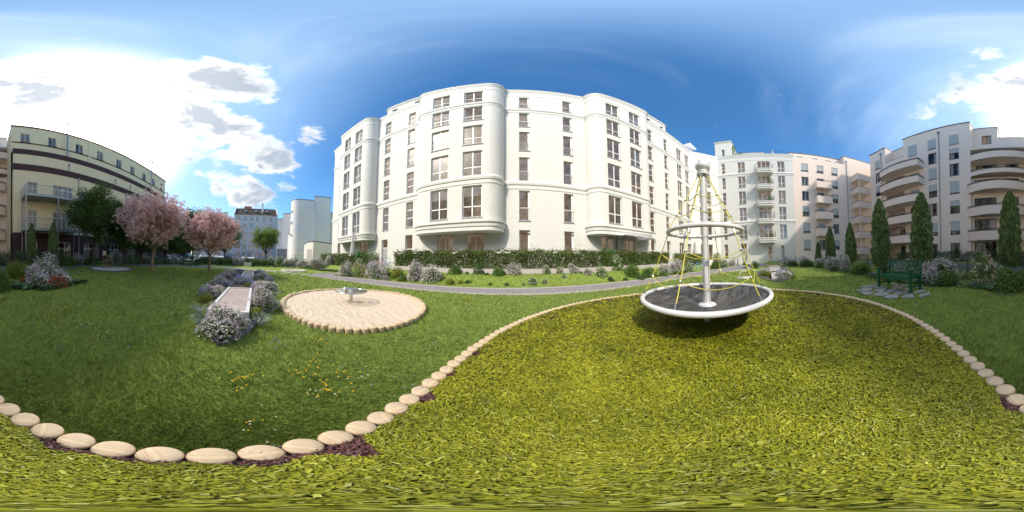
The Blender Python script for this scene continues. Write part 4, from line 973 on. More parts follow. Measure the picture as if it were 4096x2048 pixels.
for k,cx,by,w,h in [('lilac',320,960,330,170),('dark',100,990,300,190),('green',560,1000,350,170),('green',750,1000,200,170),('lilac',960,1020,270,200),('lilac',1150,1000,200,190),('dark',1230,1030,240,170),('green',1420,1030,260,190),('green',1620,1030,260,160),('lilac',1760,1010,250,180),('dark',1800,1030,180,100),('wrose',1990,1040,220,200),('lilac',2230,1040,250,190),('wrose',2420,1040,170,160)]: bpx(k,800,900,6.283,cx,by,w,h,Z5,fw=1.5,fh=1.3)
for k,cx,by,w,h in [('lilac',60,560,250,150),('lilac',330,580,280,230),('dark',180,580,130,60),('lilac',590,520,220,180),('green',840,530,210,190),('green',960,520,200,150),('lime',730,470,120,110),('red',315,605,90,50)]: bpx(k,1200,960,5.152,cx,by,w,h,Z6,fw=1.32,fh=1.18)
for k,cx,by,w,h in [('lilac',930,755,280,270),('crose',1210,770,250,330),('lilac',1550,805,400,310),('dark',1800,770,150,150),('lilac',1760,830,150,90),('lime',2010,740,290,240),('green',2120,860,220,140),('lilac',2370,840,370,360)]: bpx(k,1200,960,5.152,cx,by,w,h,Z6,fw=1.32,fh=1.18)
# ---------------- hedges ----------------
def hedge(x0,x1,y0,y1,z0,z1,dens,leaf,label,m='leafh',rot=None):
    rng=np.random.default_rng(int(abs(x0*31+y0*7)));n=int((x1-x0)*dens)
    C=np.c_[rng.uniform(x0,x1,n),rng.uniform(y0,y1,n),z0+(z1-z0)*rng.random(n)**.9]
    top=z1+.10*np.sin(C[:,0]*3.1)*np.cos(C[:,0]*1.3+1)+.05*np.sin(C[:,0]*9); C[:,2]=z0+(C[:,2]-z0)*(top-z0)/(z1-z0)
    C[:,1]+=.07*np.sin(C[:,0]*5+C[:,2]*4)
    nt=n//14; T=np.c_[rng.uniform(x0,x1,nt),rng.uniform(y0,y1,nt),z1+rng.exponential(.07,nt)]
    ctr=np.array(((x0+x1)/2,(y0+y1)/2,z0)); C=np.vstack((C,T))-ctr
    e=thing('hedge',label,'hedge',tuple(ctr))
    if rot: e.rotation_euler=(0,0,rot)
    link('foliage',leaf_mesh('foliage',C,leaf,M[m],rng,asp=.7),e)
    return e
hedge(-8.2,13.3,9.16,9.75,.78,1.78,3000,.075,'long light green hedge on the concrete wall below the white bays')
hedge(-22.5,-10.3,9.3,9.9,.40,1.72,1400,.09,'hedge in front of the leftmost white bay, left of the grey door')
hedge(14.4,22.0,9.1,9.6,.30,1.70,1500,.09,'hedge behind the bicycles, right of the long hedge')
hedge(-8.5,17.0,-17.6,-17.0,0,1.05,750,.10,'long dark hedge along the foot of the wide pink building','leafd')
hedge(-5.5,-1.2,-13.4,-12.9,0,1.05,900,.09,'short dark hedge in front of the gap between cream and pink buildings','leafd')
# retaining wall + terrace
o=thing('retaining_wall','low pinkish concrete wall under the long hedge','wall',(2.5,9.0,0),data=MB().bx(-10.8,10.9,0,.14,.1,.79).mesh('retaining_wall',M['conc']))
o=link('terrace',MB().bx(-8.2,13.4,9.15,11.04,.2,.76).mesh('terrace',M['slab'])); o['kind']='structure'
# ---------------- trees ----------------
def tree(name,label,x,y,h,w,crown0,m,leaf,nclus,nleaf,seed,bark='bark',tr=.12,lean=0,clus=.42,blossom=None,cat='tree',shape=1.0,z=0,lobes=.3):
    rng=np.random.default_rng(seed); e=thing(name,label,cat,(x,y,z))
    R_=w/2; zc=(crown0+h)/2; hz=(h-crown0)/2
    d=rand_dirs(nclus,rng); r=(rng.random(nclus)**.42)*(1+lobes*lump(d,seed))*.86
    C=np.c_[d[:,0]*r*R_,d[:,1]*r*R_,zc+d[:,2]*r*hz*shape]
    fork=crown0*.85+.1; tb=MB()
    tb.tube([(0,0,-.1),(.01,0,.12),(lean*.3,.02,fork*.5),(lean,0,fork),(lean*1.4,.05,zc)],[tr*1.5,tr*1.05,tr*.9,tr*.8,tr*.35],9)
    idx=rng.permutation(nclus)[:min(nclus,26)]
    mids=[]
    for k in range(6):
        a=k*PI/3+rng.uniform(-.3,.3); q=np.array((cos(a)*R_*.38+lean,sin(a)*R_*.38,fork+hz*rng.uniform(.35,.8))); mids.append(q)
        tb.tube([(lean,0,fork-.15),(lean+(q[0]-lean)*.5,q[1]*.5,fork+(q[2]-fork)*.35),tuple(q)],[tr*.55,tr*.42,tr*.28],6)
    for i in idx:
        c=C[i]; q=min(mids,key=lambda q:np.linalg.norm(q-c)); mid=(q+c)/2+np.array((0,0,-.08)); tb.tube([tuple(q),tuple(mid),tuple(c)],[tr*.26,tr*.17,tr*.06],5)
    part('trunk',tb,M[bark],e)
    cc=np.repeat(C,nleaf,axis=0)+np.clip(rng.normal(size=(nclus*nleaf,3)),-1.9,1.9)*clus*R_*.36
    if blossom:
        # pompom clusters
        nb=len(cc)//12; P=cc[rng.permutation(len(cc))[:nb]]
        pc=np.repeat(P,12,axis=0)+rand_dirs(nb*12,rng)*blossom
        link('crown',leaf_mesh('crown',pc,leaf,M[m],rng,asp=.9),e)
        link('leaves',leaf_mesh('leaves',cc[::30],leaf*.9,M['leafm'],rng),e)
    else: link('crown',leaf_mesh('crown',cc,leaf,M[m],rng,asp=.6,flat=.35),e)
    return e
x,y=-8.65,-6.41; tree('cherry_tree','larger pink blossoming cherry tree with a forked trunk, on the lawn left',x,y,5.4,4.9,1.6,'cherry',.082,125,400,5,tr=.11,lean=-.18,clus=.33,blossom=.08,lobes=.3)
x,y=-10.87,-3.20; tree('cherry_tree','smaller pink blossoming cherry tree nearer the tenement',x,y,4.3,3.9,1.35,'cherry',.085,115,400,9,tr=.09,lean=-.1,clus=.33,blossom=.075,lobes=.3)
x,y=pol(-147,13.6); tree('maple_tree','dark green maple tree in front of the cream building behind the grill',x,y,7.0,4.9,1.9,'leafm',.16,110,200,11,bark='barkd',tr=.12,lobes=.4,clus=.34)
x,y=pol(-136.5,14.4); tree('maple_tree','second dark maple tree between the grill and the larger cherry tree',x,y,5.4,4.4,1.2,'leafm',.16,95,180,12,bark='barkd',tr=.10,lobes=.4,clus=.34)
x,y=pol(-86.6,27.5); tree('young_tree','light green tree with an open crown in front of the tenement',x,y,6.5,4.7,1.8,'leafy',.19,85,150,13,bark='barkd',tr=.13,lobes=.4,clus=.36)
x,y=pol(-112.3,26); tree('background_tree','tall light green tree rising between the two cherry trees',x,y,8.8,6.4,2.0,'leafy',.24,100,150,14,bark='barkd',tr=.16)
x,y=pol(-101,27); tree('background_tree','mid green tree behind the smaller cherry, just left of the tenement',x,y,7.4,6.2,1.8,'leafm',.24,100,150,15,bark='barkd',tr=.16)
x,y=pol(-122,24); tree('background_tree','dark green tree behind the larger cherry tree crown',x,y,6.6,6.6,1.5,'leafm',.24,100,150,16,bark='barkd',tr=.16)
x,y=pol(-116,22); tree('background_tree','low dark tree filling the gap under the two cherry crowns',x,y,4.2,6.0,1.0,'leafm',.2,90,130,17,bark='barkd',tr=.12)
x,y=pol(-130,19); tree('background_tree','dark spreading tree behind the first far bench',x,y,4.4,5.6,1.3,'leafm',.18,90,130,18,bark='barkd',tr=.1)
# cypresses
def cypress():
    rng=np.random.default_rng(33); e=thing('cypress_tree','x','cypress'); n=9000
    t=rng.random(n)**.9; a=rng.uniform(0,2*PI,n); prof=np.interp(t,[0,.06,.25,.55,.8,.93,1],[.30,.42,.5,.44,.30,.17,.03])
    r=prof*(.45+.55*rng.random(n)**.45)*(1+.13*np.sin(a*5+t*9)+.09*np.sin(t*46+a*2))
    C=np.c_[r*np.cos(a),r*np.sin(a),.05+t*.95]
    V=C*np.array((1,1,3.6)); u=np.c_[np.cos(a)*.35,np.sin(a)*.35,np.ones(n)]; u/=np.linalg.norm(u,axis=1)[:,None]
    u+=rng.normal(size=(n,3))*.35; u/=np.linalg.norm(u,axis=1)[:,None]
    w=np.cross(u,rand_dirs(n,rng)); w/=np.linalg.norm(w,axis=1)[:,None]; L=.075*rng.uniform(.7,1.3,n)[:,None]
    Q=np.stack([V-u*L,V+w*L*.42,V+u*L,V-w*L*.42],axis=1)
    link('crown',quads('crown',Q,M['leafc']),e); part('trunk',MB().tube([(0,0,-.3),(0,0,3.1)],[.05,.015],7).bx(-.22,-.19,-.02,.01,-.1,.6).bx(.19,.22,-.02,.01,-.1,.6),M['bark'],e)
    return e
cy=cypress(); first=True
for az,d,w,h,lab in [(-169,12.6,.78,3.25,'leftmost slim cypress in front of the brown brick base'),(-161.4,12.2,.80,3.25,'slim cypress beside the brick-framed ground window, second of the left pair'),
    (107.7,21,.78,2.75,'farthest and smallest cypress, before the pale pink wing'),(112.0,16.5,1.0,3.9,'second smallest cypress on the right, near the corner balconies'),(119.1,13.6,.95,3.7,'mid-sized cypress left of the two tall ones behind the green bench'),
    (129.6,8.4,.95,3.75,'tall cypress standing left of the green bench backrest'),(144.2,7.6,1.04,3.75,'widest tall cypress right behind the green bench'),(175.0,7.5,1.04,3.75,'tall cypress by the cream roses at the far right')]:
    x,y=pol(az,d); c=cy if first else dup(cy,(0,0,0),0,lab); first=False
    c['label']=lab; c['group']='slender cypress trees around the lawn'; c.location=(x,y,.05 if d>10 else .28); c.scale=(w,w,h/3.6); c.rotation_euler=(0,0,az*3.7)
# ---------------- scattered detail on the ground ----------------
def in_path_mask(X,Y):
    # crude: inside polygon test for the cobbled path
    poly=NEAR+FAR; inside=np.zeros(len(X),bool); j=len(poly)-1
    for i in range(len(poly)):
        xi,yi=poly[i];xj,yj=poly[j]; c=((yi>Y)!=(yj>Y))&(X<(xj-xi)*(Y-yi)/((yj-yi) or 1e-9)+xi); inside^=c; j=i
    return inside
def grass():
    rng=np.random.default_rng(7); N=260000
    r=np.exp(rng.uniform(math.log(.33),math.log(13),N)); a=rng.uniform(0,2*PI,N); X=r*np.sin(a);Y=r*np.cos(a)
    k=(np.hypot(X-MC[0],Y-MC[1])>MR+.055)&(np.hypot(X-SC[0],Y-SC[1])>SR+.07)&~in_path_mask(X,Y)&(Y<9.0)
    X,Y,r=X[k],Y[k],r[k]; n=len(X); Z=np.array([terr(x,y) if y>7 else 0. for x,y in zip(X,Y)])
    h=(.028+.0055*r)*rng.uniform(.6,1.5,n); w=(.0016+.0026*r)*rng.uniform(.7,1.3,n); b=rng.uniform(0,2*PI,n); l=rng.uniform(.1,.9,n)*h
    d=np.c_[np.cos(b),np.sin(b),np.zeros(n)]; s=np.c_[-np.sin(b),np.cos(b),np.zeros(n)]; P=np.c_[X,Y,Z-.004]
    up=np.array((0,0,1.))
    V=np.stack([P-s*w[:,None]*.5,P+s*w[:,None]*.5,P+s*w[:,None]*.3+d*l[:,None]*.45+up*h[:,None]*.65,P+d*l[:,None]+up*h[:,None]*.95],axis=1)
    o=link('grass_blades',quads('grass_blades',V,M['grass'])); o['kind']='stuff'; o['label']='short green grass blades of the lawn'; o['category']='grass'
grass()
def chips():
    rng=np.random.default_rng(8); N=380000; a_=.5; Rm=6.
    r=np.sqrt(a_*(np.exp(rng.random(N)*math.log(1+Rm*Rm/a_))-1)); a=rng.uniform(0,2*PI,N); X=r*np.sin(a);Y=r*np.cos(a)
    dm=np.hypot(X-MC[0],Y-MC[1]); th=np.arctan2(Y-MC[1],X-MC[0])
    def gap(th):
        g=.045+.010*np.sin(th*37)
        for t0,wd,dp in ((-2.915,.016,.16),(2.882,.014,.10),(-3.115,.016,.10),(3.04,.01,.06),(-2.665,.02,.05),(-2.745,.02,.04),(-2.835,.02,.05),(-2.515,.02,.06),(-1.95,.04,.04)):
            g=g+dp*np.exp(-((th-t0)/wd/1.6)**2)
        return g
    k=(dm<MR-gap(th)); yk=k; red=(dm<MR-.05)&(dm>MR-.36)&~k
    def mk(k,name,m,size,lab,cat,asp=.24):
        x,y,rr=X[k],Y[k],r[k]; n=len(x); L=size*(.75+.26*rr)*rng.uniform(.45,1.35,n); b=rng.uniform(0,2*PI,n); ti=rng.normal(0,.28,n); ro=rng.normal(0,.45,n)
        u=np.c_[np.cos(b)*np.cos(ti),np.sin(b)*np.cos(ti),np.sin(ti)]; w=np.c_[-np.sin(b)*np.cos(ro),np.cos(b)*np.cos(ro),np.sin(ro)]
        W=L*rng.uniform(asp*.5,asp*1.5,n); P=np.c_[x,y,.020+rng.random(n)*.03]
        sk=rng.uniform(.5,1.,n)[:,None]
        V=np.stack([P-u*L[:,None]/2-w*W[:,None]*.5*sk,P+u*L[:,None]*.4-w*W[:,None]*.5,P+u*L[:,None]/2+w*W[:,None]*.4*sk,P-u*L[:,None]*.45+w*W[:,None]*.5],axis=1)
        o=link(name,quads(name,V,m)); o['kind']='stuff'; o['label']=lab; o['category']=cat
    mk(yk,'wood_chips',M['chip'],.031,'yellow-green wood chips covering the round play area','wood chips')
    x=rng.permutation(N)
    k2=red; mk(k2,'bark_mulch',M['redchip'],.018,'reddish bark mulch showing along the log ring','bark mulch',.5)
chips()
def ring_sheet():
    n=160; mb=MB(); vs=[]
    for k in range(n):
        for rr in (MR-.42,MR+.03): vs.append((MC[0]+rr*cos(2*PI*k/n),MC[1]+rr*sin(2*PI*k/n),.020))
    mb.add(vs,[(2*k,2*k+1,(2*k+3)%(2*n),(2*k+2)%(2*n)) for k in range(n)]); o=link('bark_bed',mb.mesh('bark_bed',M['redbase'])); o['kind']='structure'
ring_sheet()
# log edging
def log_mesh(r,h,seed):
    rg=random.Random(seed); prof=[(r*.97,-.05),(r,0),(r*1.0,h-.016),(r*.965,h-.006),(r*.90,h-.001),(r*.5,h+.001),(.0005,h+.0015)]
    return MB().lathe(prof,22).mesh('log_disc',M['lumber'])
LM=[log_mesh(.066,.050,s) for s in (1,)]; LS=log_mesh(.063,.095,2)
n=150; rg=random.Random(5)
for k in range(n):
    a=2*PI*(k+.19)/n; thing('edging_log','short pale round log set upright in the ring around the wood-chip play area','log',(MC[0]+(MR+.0)*cos(a),MC[1]+MR*sin(a),rg.uniform(-.006,.006)),rg.uniform(0,6.28),'pale logs ringing the wood-chip play area',LM[0])
n=int(2*PI*(SR+.02)/.126)
for k in range(n):
    a=2*PI*k/n; thing('edging_log','pale upright log in the round edging of the sandpit','log',(SC[0]+(SR+.02)*cos(a),SC[1]+(SR+.02)*sin(a),rg.uniform(-.02,.008)),rg.uniform(0,6.28),'pale logs edging the sandpit',LS)
# ---------------- rope carousel ----------------
def carousel():
    c=(2.69,1.08); E_=thing('rope_carousel','white rope carousel with dark tilted dish, upper ring and yellow climbing ropes','playground carousel',(c[0],c[1],0))
    part('pole',MB().lathe([(.062,-.05),(.062,.36),(.060,2.86)],20),M['wpaint'],E_)
    part('finial',MB().lathe([(.001,2.79),(.095,2.79),(.115,2.81),(.118,2.83),(.10,2.85),(.092,2.86),(.105,2.87),(.108,2.885),(.085,2.90),(.08,2.905)]+[(.138*sin(t),3.018-.122*cos(t)) for t in [R(x) for x in range(40,181,14)]]+[(.001,3.14)],28),M['wpaint'],E_)
    part('collar',MB().lathe([(.062,.30),(.10,.30),(.155,.32),(.168,.345),(.15,.372),(.10,.385),(.064,.40)],28),M['wpaint'],E_)
    m=bpy.data.materials.new('dark_rubber_membrane'); m.use_nodes=True; q=NT(m.node_tree); p=m.node_tree.nodes['Principled BSDF']
    tc=q.n('Mapping',i_Vector=q.n('TexCoord').outputs['Object'],i_Scale=(1.2,4.5,1),i_Rotation=(0,0,.5)).outputs[0]
    nz=q.n('TexNoise',i_Vector=tc,i_Scale=1.6,i_Detail=7.0,i_Roughness=.65,i_Distortion=.6).outputs['Fac']
    m.node_tree.links.new(q.mix(q.sm(nz,.40,.66),(.018,.017,.017),(.115,.105,.10)),p.inputs['Base Color']); p.inputs['Roughness'].default_value=.55
    z0,zc=.545,.335; pr=[(1.10*t,zc-.03*0+(z0-zc)*(t**1.35)) for t in [i/10 for i in range(1,11)]]
    part('dish',MB().lathe([(.09,zc-.02)]+pr+[(1.1,z0-.02)]+[(r,z-.03) for r,z in pr[::-1]],64),m,E_)
    part('rim',MB().torus(1.115,.040,(0,0,.55),72,12),M['wpaint'],E_)
    part('upper_ring',MB().torus(.655,.036,(0,0,1.67),56,12),M['wpaint'],E_)
    A=[R(2+60*k) for k in range(6)]; P=lambda r,a,z:np.array((r*cos(a),r*sin(a),z))
    nodes={}
    for k,a in enumerate(A):
        top=P(.092,a,2.80); ring=P(.66,a,1.71); ring2=P(.66,a,1.63); rim=P(1.10,a,.60)
        def sag(p,q,s,n=8): return [tuple(p+(q-p)*t-np.array((0,0,s*4*t*(1-t)))-(np.array((cos(a),sin(a),0))*s*2.2*t*(1-t))) for t in [i/n for i in range(n+1)]]
        up=sag(top,ring,.035); low=sag(ring2,rim,.02)
        part('rope',MB().tube(up,.0075,7),M['rope'],E_); part('rope',MB().tube(low,.0075,7),M['rope'],E_)

        for p,q in ((ring,top),(ring2,rim),(rim,ring2),(top,ring)):
            d=(q-p)/np.linalg.norm(q-p); part('shackle',MB().tube([tuple(p-d*.01),tuple(p+d*.07)],[.014,.010],7),M['chrome'],E_)
        for j,(src,t) in enumerate(((up,.45),(up,.73),(low,.30),(low,.68))):
            i=t*8; i0=int(i); p=np.array(src[i0])*(1-(i-i0))+np.array(src[i0+1])*(i-i0); nodes[(k,j)]=p
            part('knot_ball',MB().lathe([(.001,-.024),(.018,-.017),(.025,0),(.018,.017),(.001,.024)],12),M['chrome'],E_,tuple(p))
    for j,s in enumerate((.045,.06,.12,.13)):
        for k in range(6):
            p,q=nodes[(k,j)],nodes[((k+1)%6,j)]
            pts=[tuple(p+(q-p)*t-np.array((0,0,s*4*t*(1-t)))) for t in [i/12 for i in range(13)]]
            part('cross_rope',MB().tube(pts,.0065,6),M['rope'],E_)
carousel()
# ---------------- water table in the sandpit ----------------
def clear_disc():
    m=glassmat('clear_table_disc',(.86,.84,.80),.10,.12); return m
def sand_table():
    x,y=-3.58,2.40; T=thing('play_table','round polished steel play table on one post in the sandpit','play table',(x,y,0))
    part('post',MB().lathe([(.044,0),(.044,.34)],20),M['sand'] if 0 else M['brushed'],T)
    part('table_top',MB().lathe([(.001,.350),(.405,.350)],48),clear_disc(),T)
    part('rim',MB().torus(.412,.014,(0,0,.350),56,10),M['chrome'],T)
    part('ball',MB().lathe([(.001,.354),(.055,.36),(.072,.375),(.078,.40),(.070,.43),(.045,.455),(.001,.465)],24,(-.02,-.16,0)),M['brushed'],T)
    f=MB(); f.add([(.10,.10,.354),(.22,.02,.354),(.20,.03,.356),(.15,.16,.354),(.16,.07,.50)],[(0,1,4),(1,3,4),(3,0,4),(0,3,1)]); part('fin',f,M['brushed'],T)
sand_table()
# ---------------- benches ----------------
def bench():
    e=thing('garden_bench','dark green slatted garden bench standing on grey flagstones, nearest bench on the right','bench'); W_=1.40
    s=MB(); 
    for i in range(5): s.bx(-.66,.66,-.25+i*.092,-.25+i*.092+.08,.415,.44)
    s.bx(-.66,.66,-.245,-.22,.34,.412); s.bx(-.66,.66,.19,.215,.34,.412); part('seat',s,M['benchg'],e)
    b=MB(); b.beam((-.64,.285,.86),(.64,.285,.86),.035,.06); b.beam((-.64,.225,.47),(.64,.225,.47),.03,.05)
    for i in range(15):
        x=-.60+1.2*i/14; b.beam((x,.228,.495),(x,.275,.665),.040,.014); b.beam((x,.275,.665),(x,.288,.83),.040,.014)
    part('backrest',b,M['benchg'],e)
    for sx in (-1,1):
        part('leg',MB().bx(sx*.67-.035,sx*.67+.035,-.275,-.205,0,.62),M['benchg'],e)
        part('leg',MB().bx(sx*.67-.035,sx*.67+.035,.195,.265,0,.46).beam((sx*.67,.23,.44),(sx*.67,.295,.90),.07,.06),M['benchg'],e)
        part('armrest',MB().beam((sx*.67,-.29,.635),(sx*.67,.25,.655),.075,.035),M['benchg'],e)
        part('stretcher',MB().bx(sx*.67-.018,sx*.67+.018,-.204,.194,.12,.165),M['benchg'],e)
    return e
bn=bench(); bn.location=(3.62,-3.70,.03); bn.rotation_euler=(0,0,PI+.04)
for az,d,lab in ((-133.6,16.1,'leftmost far green bench, half turned, beside the grill'),(-123.0,16.5,'middle far green bench right of the larger cherry trunk'),(-113.2,16.9,'rightmost far green bench before the smaller cherry tree')):
    x,y=pol(az,d); dup(bn,(x,y,.02),math.atan2(y,x)-PI/2+(.35 if d<16.2 else 0)+0,lab,'green benches on the curved path')
# flagstones under the bench
def flag():
    c7=[[(460,1150),(560,1118),(680,1120),(660,1140),(590,1155)],[(510,1108),(570,1084),(690,1080),(725,1085),(650,1110)],[(525,1160),(680,1165),(692,1178),(620,1208),(560,1195)],[(628,1076),(690,1058),(760,1055),(740,1075)],[(680,1108),(740,1085),(850,1095),(860,1118),(790,1122)],[(690,1145),(720,1130),(850,1128),(810,1160),(730,1162)],[(680,1212),(750,1165),(850,1168),(890,1195),(810,1218)],[(850,1160),(890,1128),(1030,1128),(900,1172)],[(885,1060),(960,1055),(1005,1080),(960,1085)],[(915,1110),(960,1088),(1040,1095),(1070,1122),(960,1122)],[(1015,1070),(1060,1065),(1145,1095),(1060,1092)],[(815,1230),(880,1205),(990,1200),(988,1245),(860,1252)],[(920,1185),(1000,1155),(1125,1160),(1070,1190),(980,1200)],[(1030,1240),(1080,1200),(1180,1190),(1205,1240)],[(1060,1130),(1150,1110),(1150,1148),(1090,1150)],[(1160,1105),(1200,1092),(1340,1112),(1300,1118)],[(1180,1185),(1250,1142),(1335,1137),(1345,1160)],[(1252,1210),(1385,1162),(1400,1195),(1275,1238)]]
    for pts in c7:
        w=[GP(3276+x/3.1415,800+y/3.1415,0.) for x,y in pts]; cx=sum(p[0] for p in w)/len(w); cy=sum(p[1] for p in w)/len(w)
        poly=[(p[0]-cx,p[1]-cy) for p in w]
        area=sum(poly[i][0]*poly[(i+1)%len(poly)][1]-poly[(i+1)%len(poly)][0]*poly[i][1] for i in range(len(poly)))
        if area<0: poly=poly[::-1]
        m=MB().prism(poly,-.02,.035).mesh('flagstone',M['stone'])
        o=link('flagstone',m,None,(cx,cy,0)); reg('around the nearest green bench','irregular grey flagstone',o,'flagstone',math.degrees(math.atan2(cx,cy)))
flag()
# stepping slabs from the cobbled path towards the far benches
sl_=[((-11.6,4.06),(-10.3,2.84))]
ctr=[(-10.95,3.45),(-11.47,2.94),(-11.95,2.42),(-12.42,1.89),(-12.9,1.34),(-13.3,.8),(-13.7,.25),(-14.05,-.3),(-14.4,-.9),(-14.65,-1.5),(-14.9,-2.1),(-15.1,-2.7),(-15.3,-3.4),(-15.4,-4.1),(-15.5,-4.8)]
for i,(x,y) in enumerate(ctr):
    an=math.atan2(-1.22,1.3)+i*.022; o=thing('stepping_slab','%s pale rectangular stepping slab counted from the cobbled path'%ORD[i],'stepping slab',(x,y,0),an,'pale stepping slabs crossing the lawn',MB().bx(-.78,.78,-.12,.12,-.03,.028).mesh('stepping_slab',M['slab']))
# ---------------- long flower bed with sunken trampolines ----------------
def lens(x0,x1,hw,yc,tip=.5,n=28,sq=.62):
    L=[]; 
    for k in range(n+1): t=k/n; L.append((x0+(x1-x0)*t,yc-hw*(sin(PI*t)**sq)))
    for k in range(n-1,0,-1): t=k/n; L.append((x0+(x1-x0)*t,yc+hw*(sin(PI*t)**sq)))
    return L
def bed(x0,x1,hw,yc,label):
    pl=lens(x0,x1,hw,yc); cx=(x0+x1)/2; pl=[(x-cx,y-yc) for x,y in pl]
    e=thing('flower_bed',label,'flower bed',(cx,yc,0))
    part('soil',MB().add([(x*.985,y*.95,.055) for x,y in pl],[tuple(range(len(pl)))][::1]),M['earth'],e)
    m=MB(); n=len(pl)
    for i in range(n):
        a,b=pl[i],pl[(i+1)%n]; m.beam((a[0],a[1],.015),(b[0],b[1],.015),.09,.09)
    part('stone_edging',m,M['kerb'],e); return e
bed(-12.9,-1.90,1.0,-.38,'long pointed flower bed with dark stone edging holding two sunken trampolines')
bed(7.35,15.9,1.25,-.45,'pointed flower bed with stone edging beyond the carousel, holding a trampoline')
def tramp(x0,x1,y0,y1,label,z=.25):
    cx,cy=(x0+x1)/2,(y0+y1)/2; a,b=(x1-x0)/2,(y1-y0)/2; e=thing('trampoline',label,'trampoline',(cx,cy,0))
    part('mat',MB().quad((-a+.05,-b+.05,z-.02),(a-.05,-b+.05,z-.02),(a-.05,b-.05,z-.02),(-a+.05,b-.05,z-.02)),M['mesh'],e)
    m=MB(); w=.06
    m.bx(-a,a,-b,-b+w,0,z); m.bx(-a,a,b-w,b,0,z); m.bx(-a,-a+w,-b+w,b-w,0,z-.001); m.bx(a-w,a,-b+w,b-w,0,z-.001); part('frame',m,M['wpaint'],e); return e
tramp(-4.75,-2.62,-.78,-.08,'nearer pale framed trampoline with a perforated mat in the long flower bed')
tramp(-10.25,-8.05,-.70,-.10,'farther trampoline at the far end of the long flower bed',.22)
tramp(7.9,9.9,-.85,-.15,'sunken trampoline in the flower bed beyond the carousel',.2)
def box(x,y,w,d,h,rz,label):
    e=thing('play_box',label,'box',(x,y,0),rz); part('box_body',MB().bx(-w/2,w/2,-d/2,d/2,0,h-.03),M['wpaint'],e); part('lid',MB().bx(-w/2-.02,w/2+.02,-d/2-.02,d/2+.02,h-.03,h).bx(-w/2+.05,w/2-.05,-d/2+.05,d/2-.05,h,h+.008),M['mesh'],e)
box(12.6,-.45,.75,.85,.42,0,'pale box standing in the grass bed beyond the carousel')
x,y=pol(-92.8,18.5); box(x,y,.8,.5,.42,-1.6,'small pale box at the far side of the lawn before the parked cars')
def bxy(x,y): return x,y
ZB='in the long bed'
for k,cx,by,w,h in [('lilac',490,985,640,390),('lilac',960,660,390,290),('lilac',350,490,330,170),('lilac',440,335,300,110),('lilac',560,240,260,100),('lilac',1010,410,330,140),('lilac',970,255,260,90),('lilac',650,175,190,50),('lilac',930,180,160,45),
    ('blue',740,320,300,110),('blue',290,480,270,150),('blue',1050,285,130,80),('blue',480,350,180,90),('blue',620,240,160,70),('blue',880,390,150,90),('blue',700,175,170,55),('blue',520,700,300,130),('blue',960,185,140,60),
    ('lime',880,790,250,190),('lime',260,545,220,110),('lime',960,300,120,50),('lime',790,345,120,55),('lime',760,230,110,35),('lime',330,620,160,90)]: bpx(k,740,1040,3.1415,cx,by,w,h,ZB,fw=1.18,fh=1.08,zz=.04)
for k,x,y,w,h in [('lilac',8.1,-.75,.9,.5),('blue',8.5,-.55,.6,.5),('lilac',10.2,.25,.9,.42),('blue',10.9,.1,.7,.4),('lime',8.2,-1.1,.9,.3),('lime',9.4,.15,1.0,.35),('blue',11.2,-1.1,.6,.35)]: bush(k,x,y,.05,w,h,'in the bed beyond the carousel')
# silver grass tufts at the corners of the long bed
def tuft(n,h,seed):
    rng=np.random.default_rng(seed); V=[]
    for i in range(n):
        a=rng.uniform(0,2*PI); l=h*rng.uniform(.6,1.1); o=rng.uniform(0,.06,1)[0]; u=np.array((cos(a),sin(a),0)); s=np.array((-sin(a),cos(a),0))*.0035
        p0=u*o; p1=u*(o+l*.35)+np.array((0,0,l*.75)); p2=u*(o+l*.85)+np.array((0,0,l*.72))
        V.append([p0-s,p0+s,p1+s,p1-s]); V.append([p1-s,p1+s,p2+s*.2,p2-s*.2])
    return quads('tuft_blades',np.array(V),M['silver'])
TM=tuft(70,.24,1)
for x,y in ((-2.85,-1.0),(-2.6,.12),(-2.35,-.80),(-3.6,.5),(-4.6,.6),(9.0,-1.35),(11.6,-.9)):
    o=thing('ornamental_grass','x','ornamental grass',(x,y,.03),x*7,None,TM); reg('spilling over a flower bed edge','silvery ornamental grass tuft',o,'ornamental grass',math.degrees(math.atan2(x,y)))
# ---------------- round pads, toys ----------------
def pad():
    c=(-6.85,-8.45); e=thing('round_pad','round pale paved pad with a dark kerb under the grill','paved pad',(c[0],c[1],0))
    part('paving',MB().lathe([(.001,.075),(1.28,.075)],48),M['slab'],e); part('kerb',MB().lathe([(1.28,0),(1.28,.085),(1.46,.085),(1.47,.07),(1.47,-.02)],48,sm=False),M['kerb'],e)
    g=thing('grill','brown metal grill table with raised pale lid and three knobs','grill',(-7.0,-9.0,.078),R(180+38)); 
    for sx in (-.38,.38):
        for sy in (-.22,.22): part('leg',MB().beam((sx,sy,0),(sx*.95,sy*.95,.80),.05,.05),M['wood'],g)
    part('stretcher',MB().bx(-.36,.36,-.02,.02,.2,.24).bx(-.38,-.34,-.2,.2,.19,.235).bx(.34,.38,-.2,.2,.19,.235),M['wood'],g)
    part('table_top',MB().bx(-.55,.45,-.30,.30,.80,.85),M['wood'],g); part('control_panel',MB().bx(-.30,.38,-.34,-.302,.72,.84),M['wpaint'],g)
    [part('knob',MB().bx(x-.02,x+.02,-.365,-.341,.76,.80),M['dark'],g) for x in (-.16,.04,.24)]
    l=MB(); l.bx(-.35,.35,.20,.25,.87,1.17); [l.bx(-.33+i*.07,-.31+i*.07,.19,.199,.89,1.15) for i in range(10)]; part('lid',l,M['ann'],g)
pad()
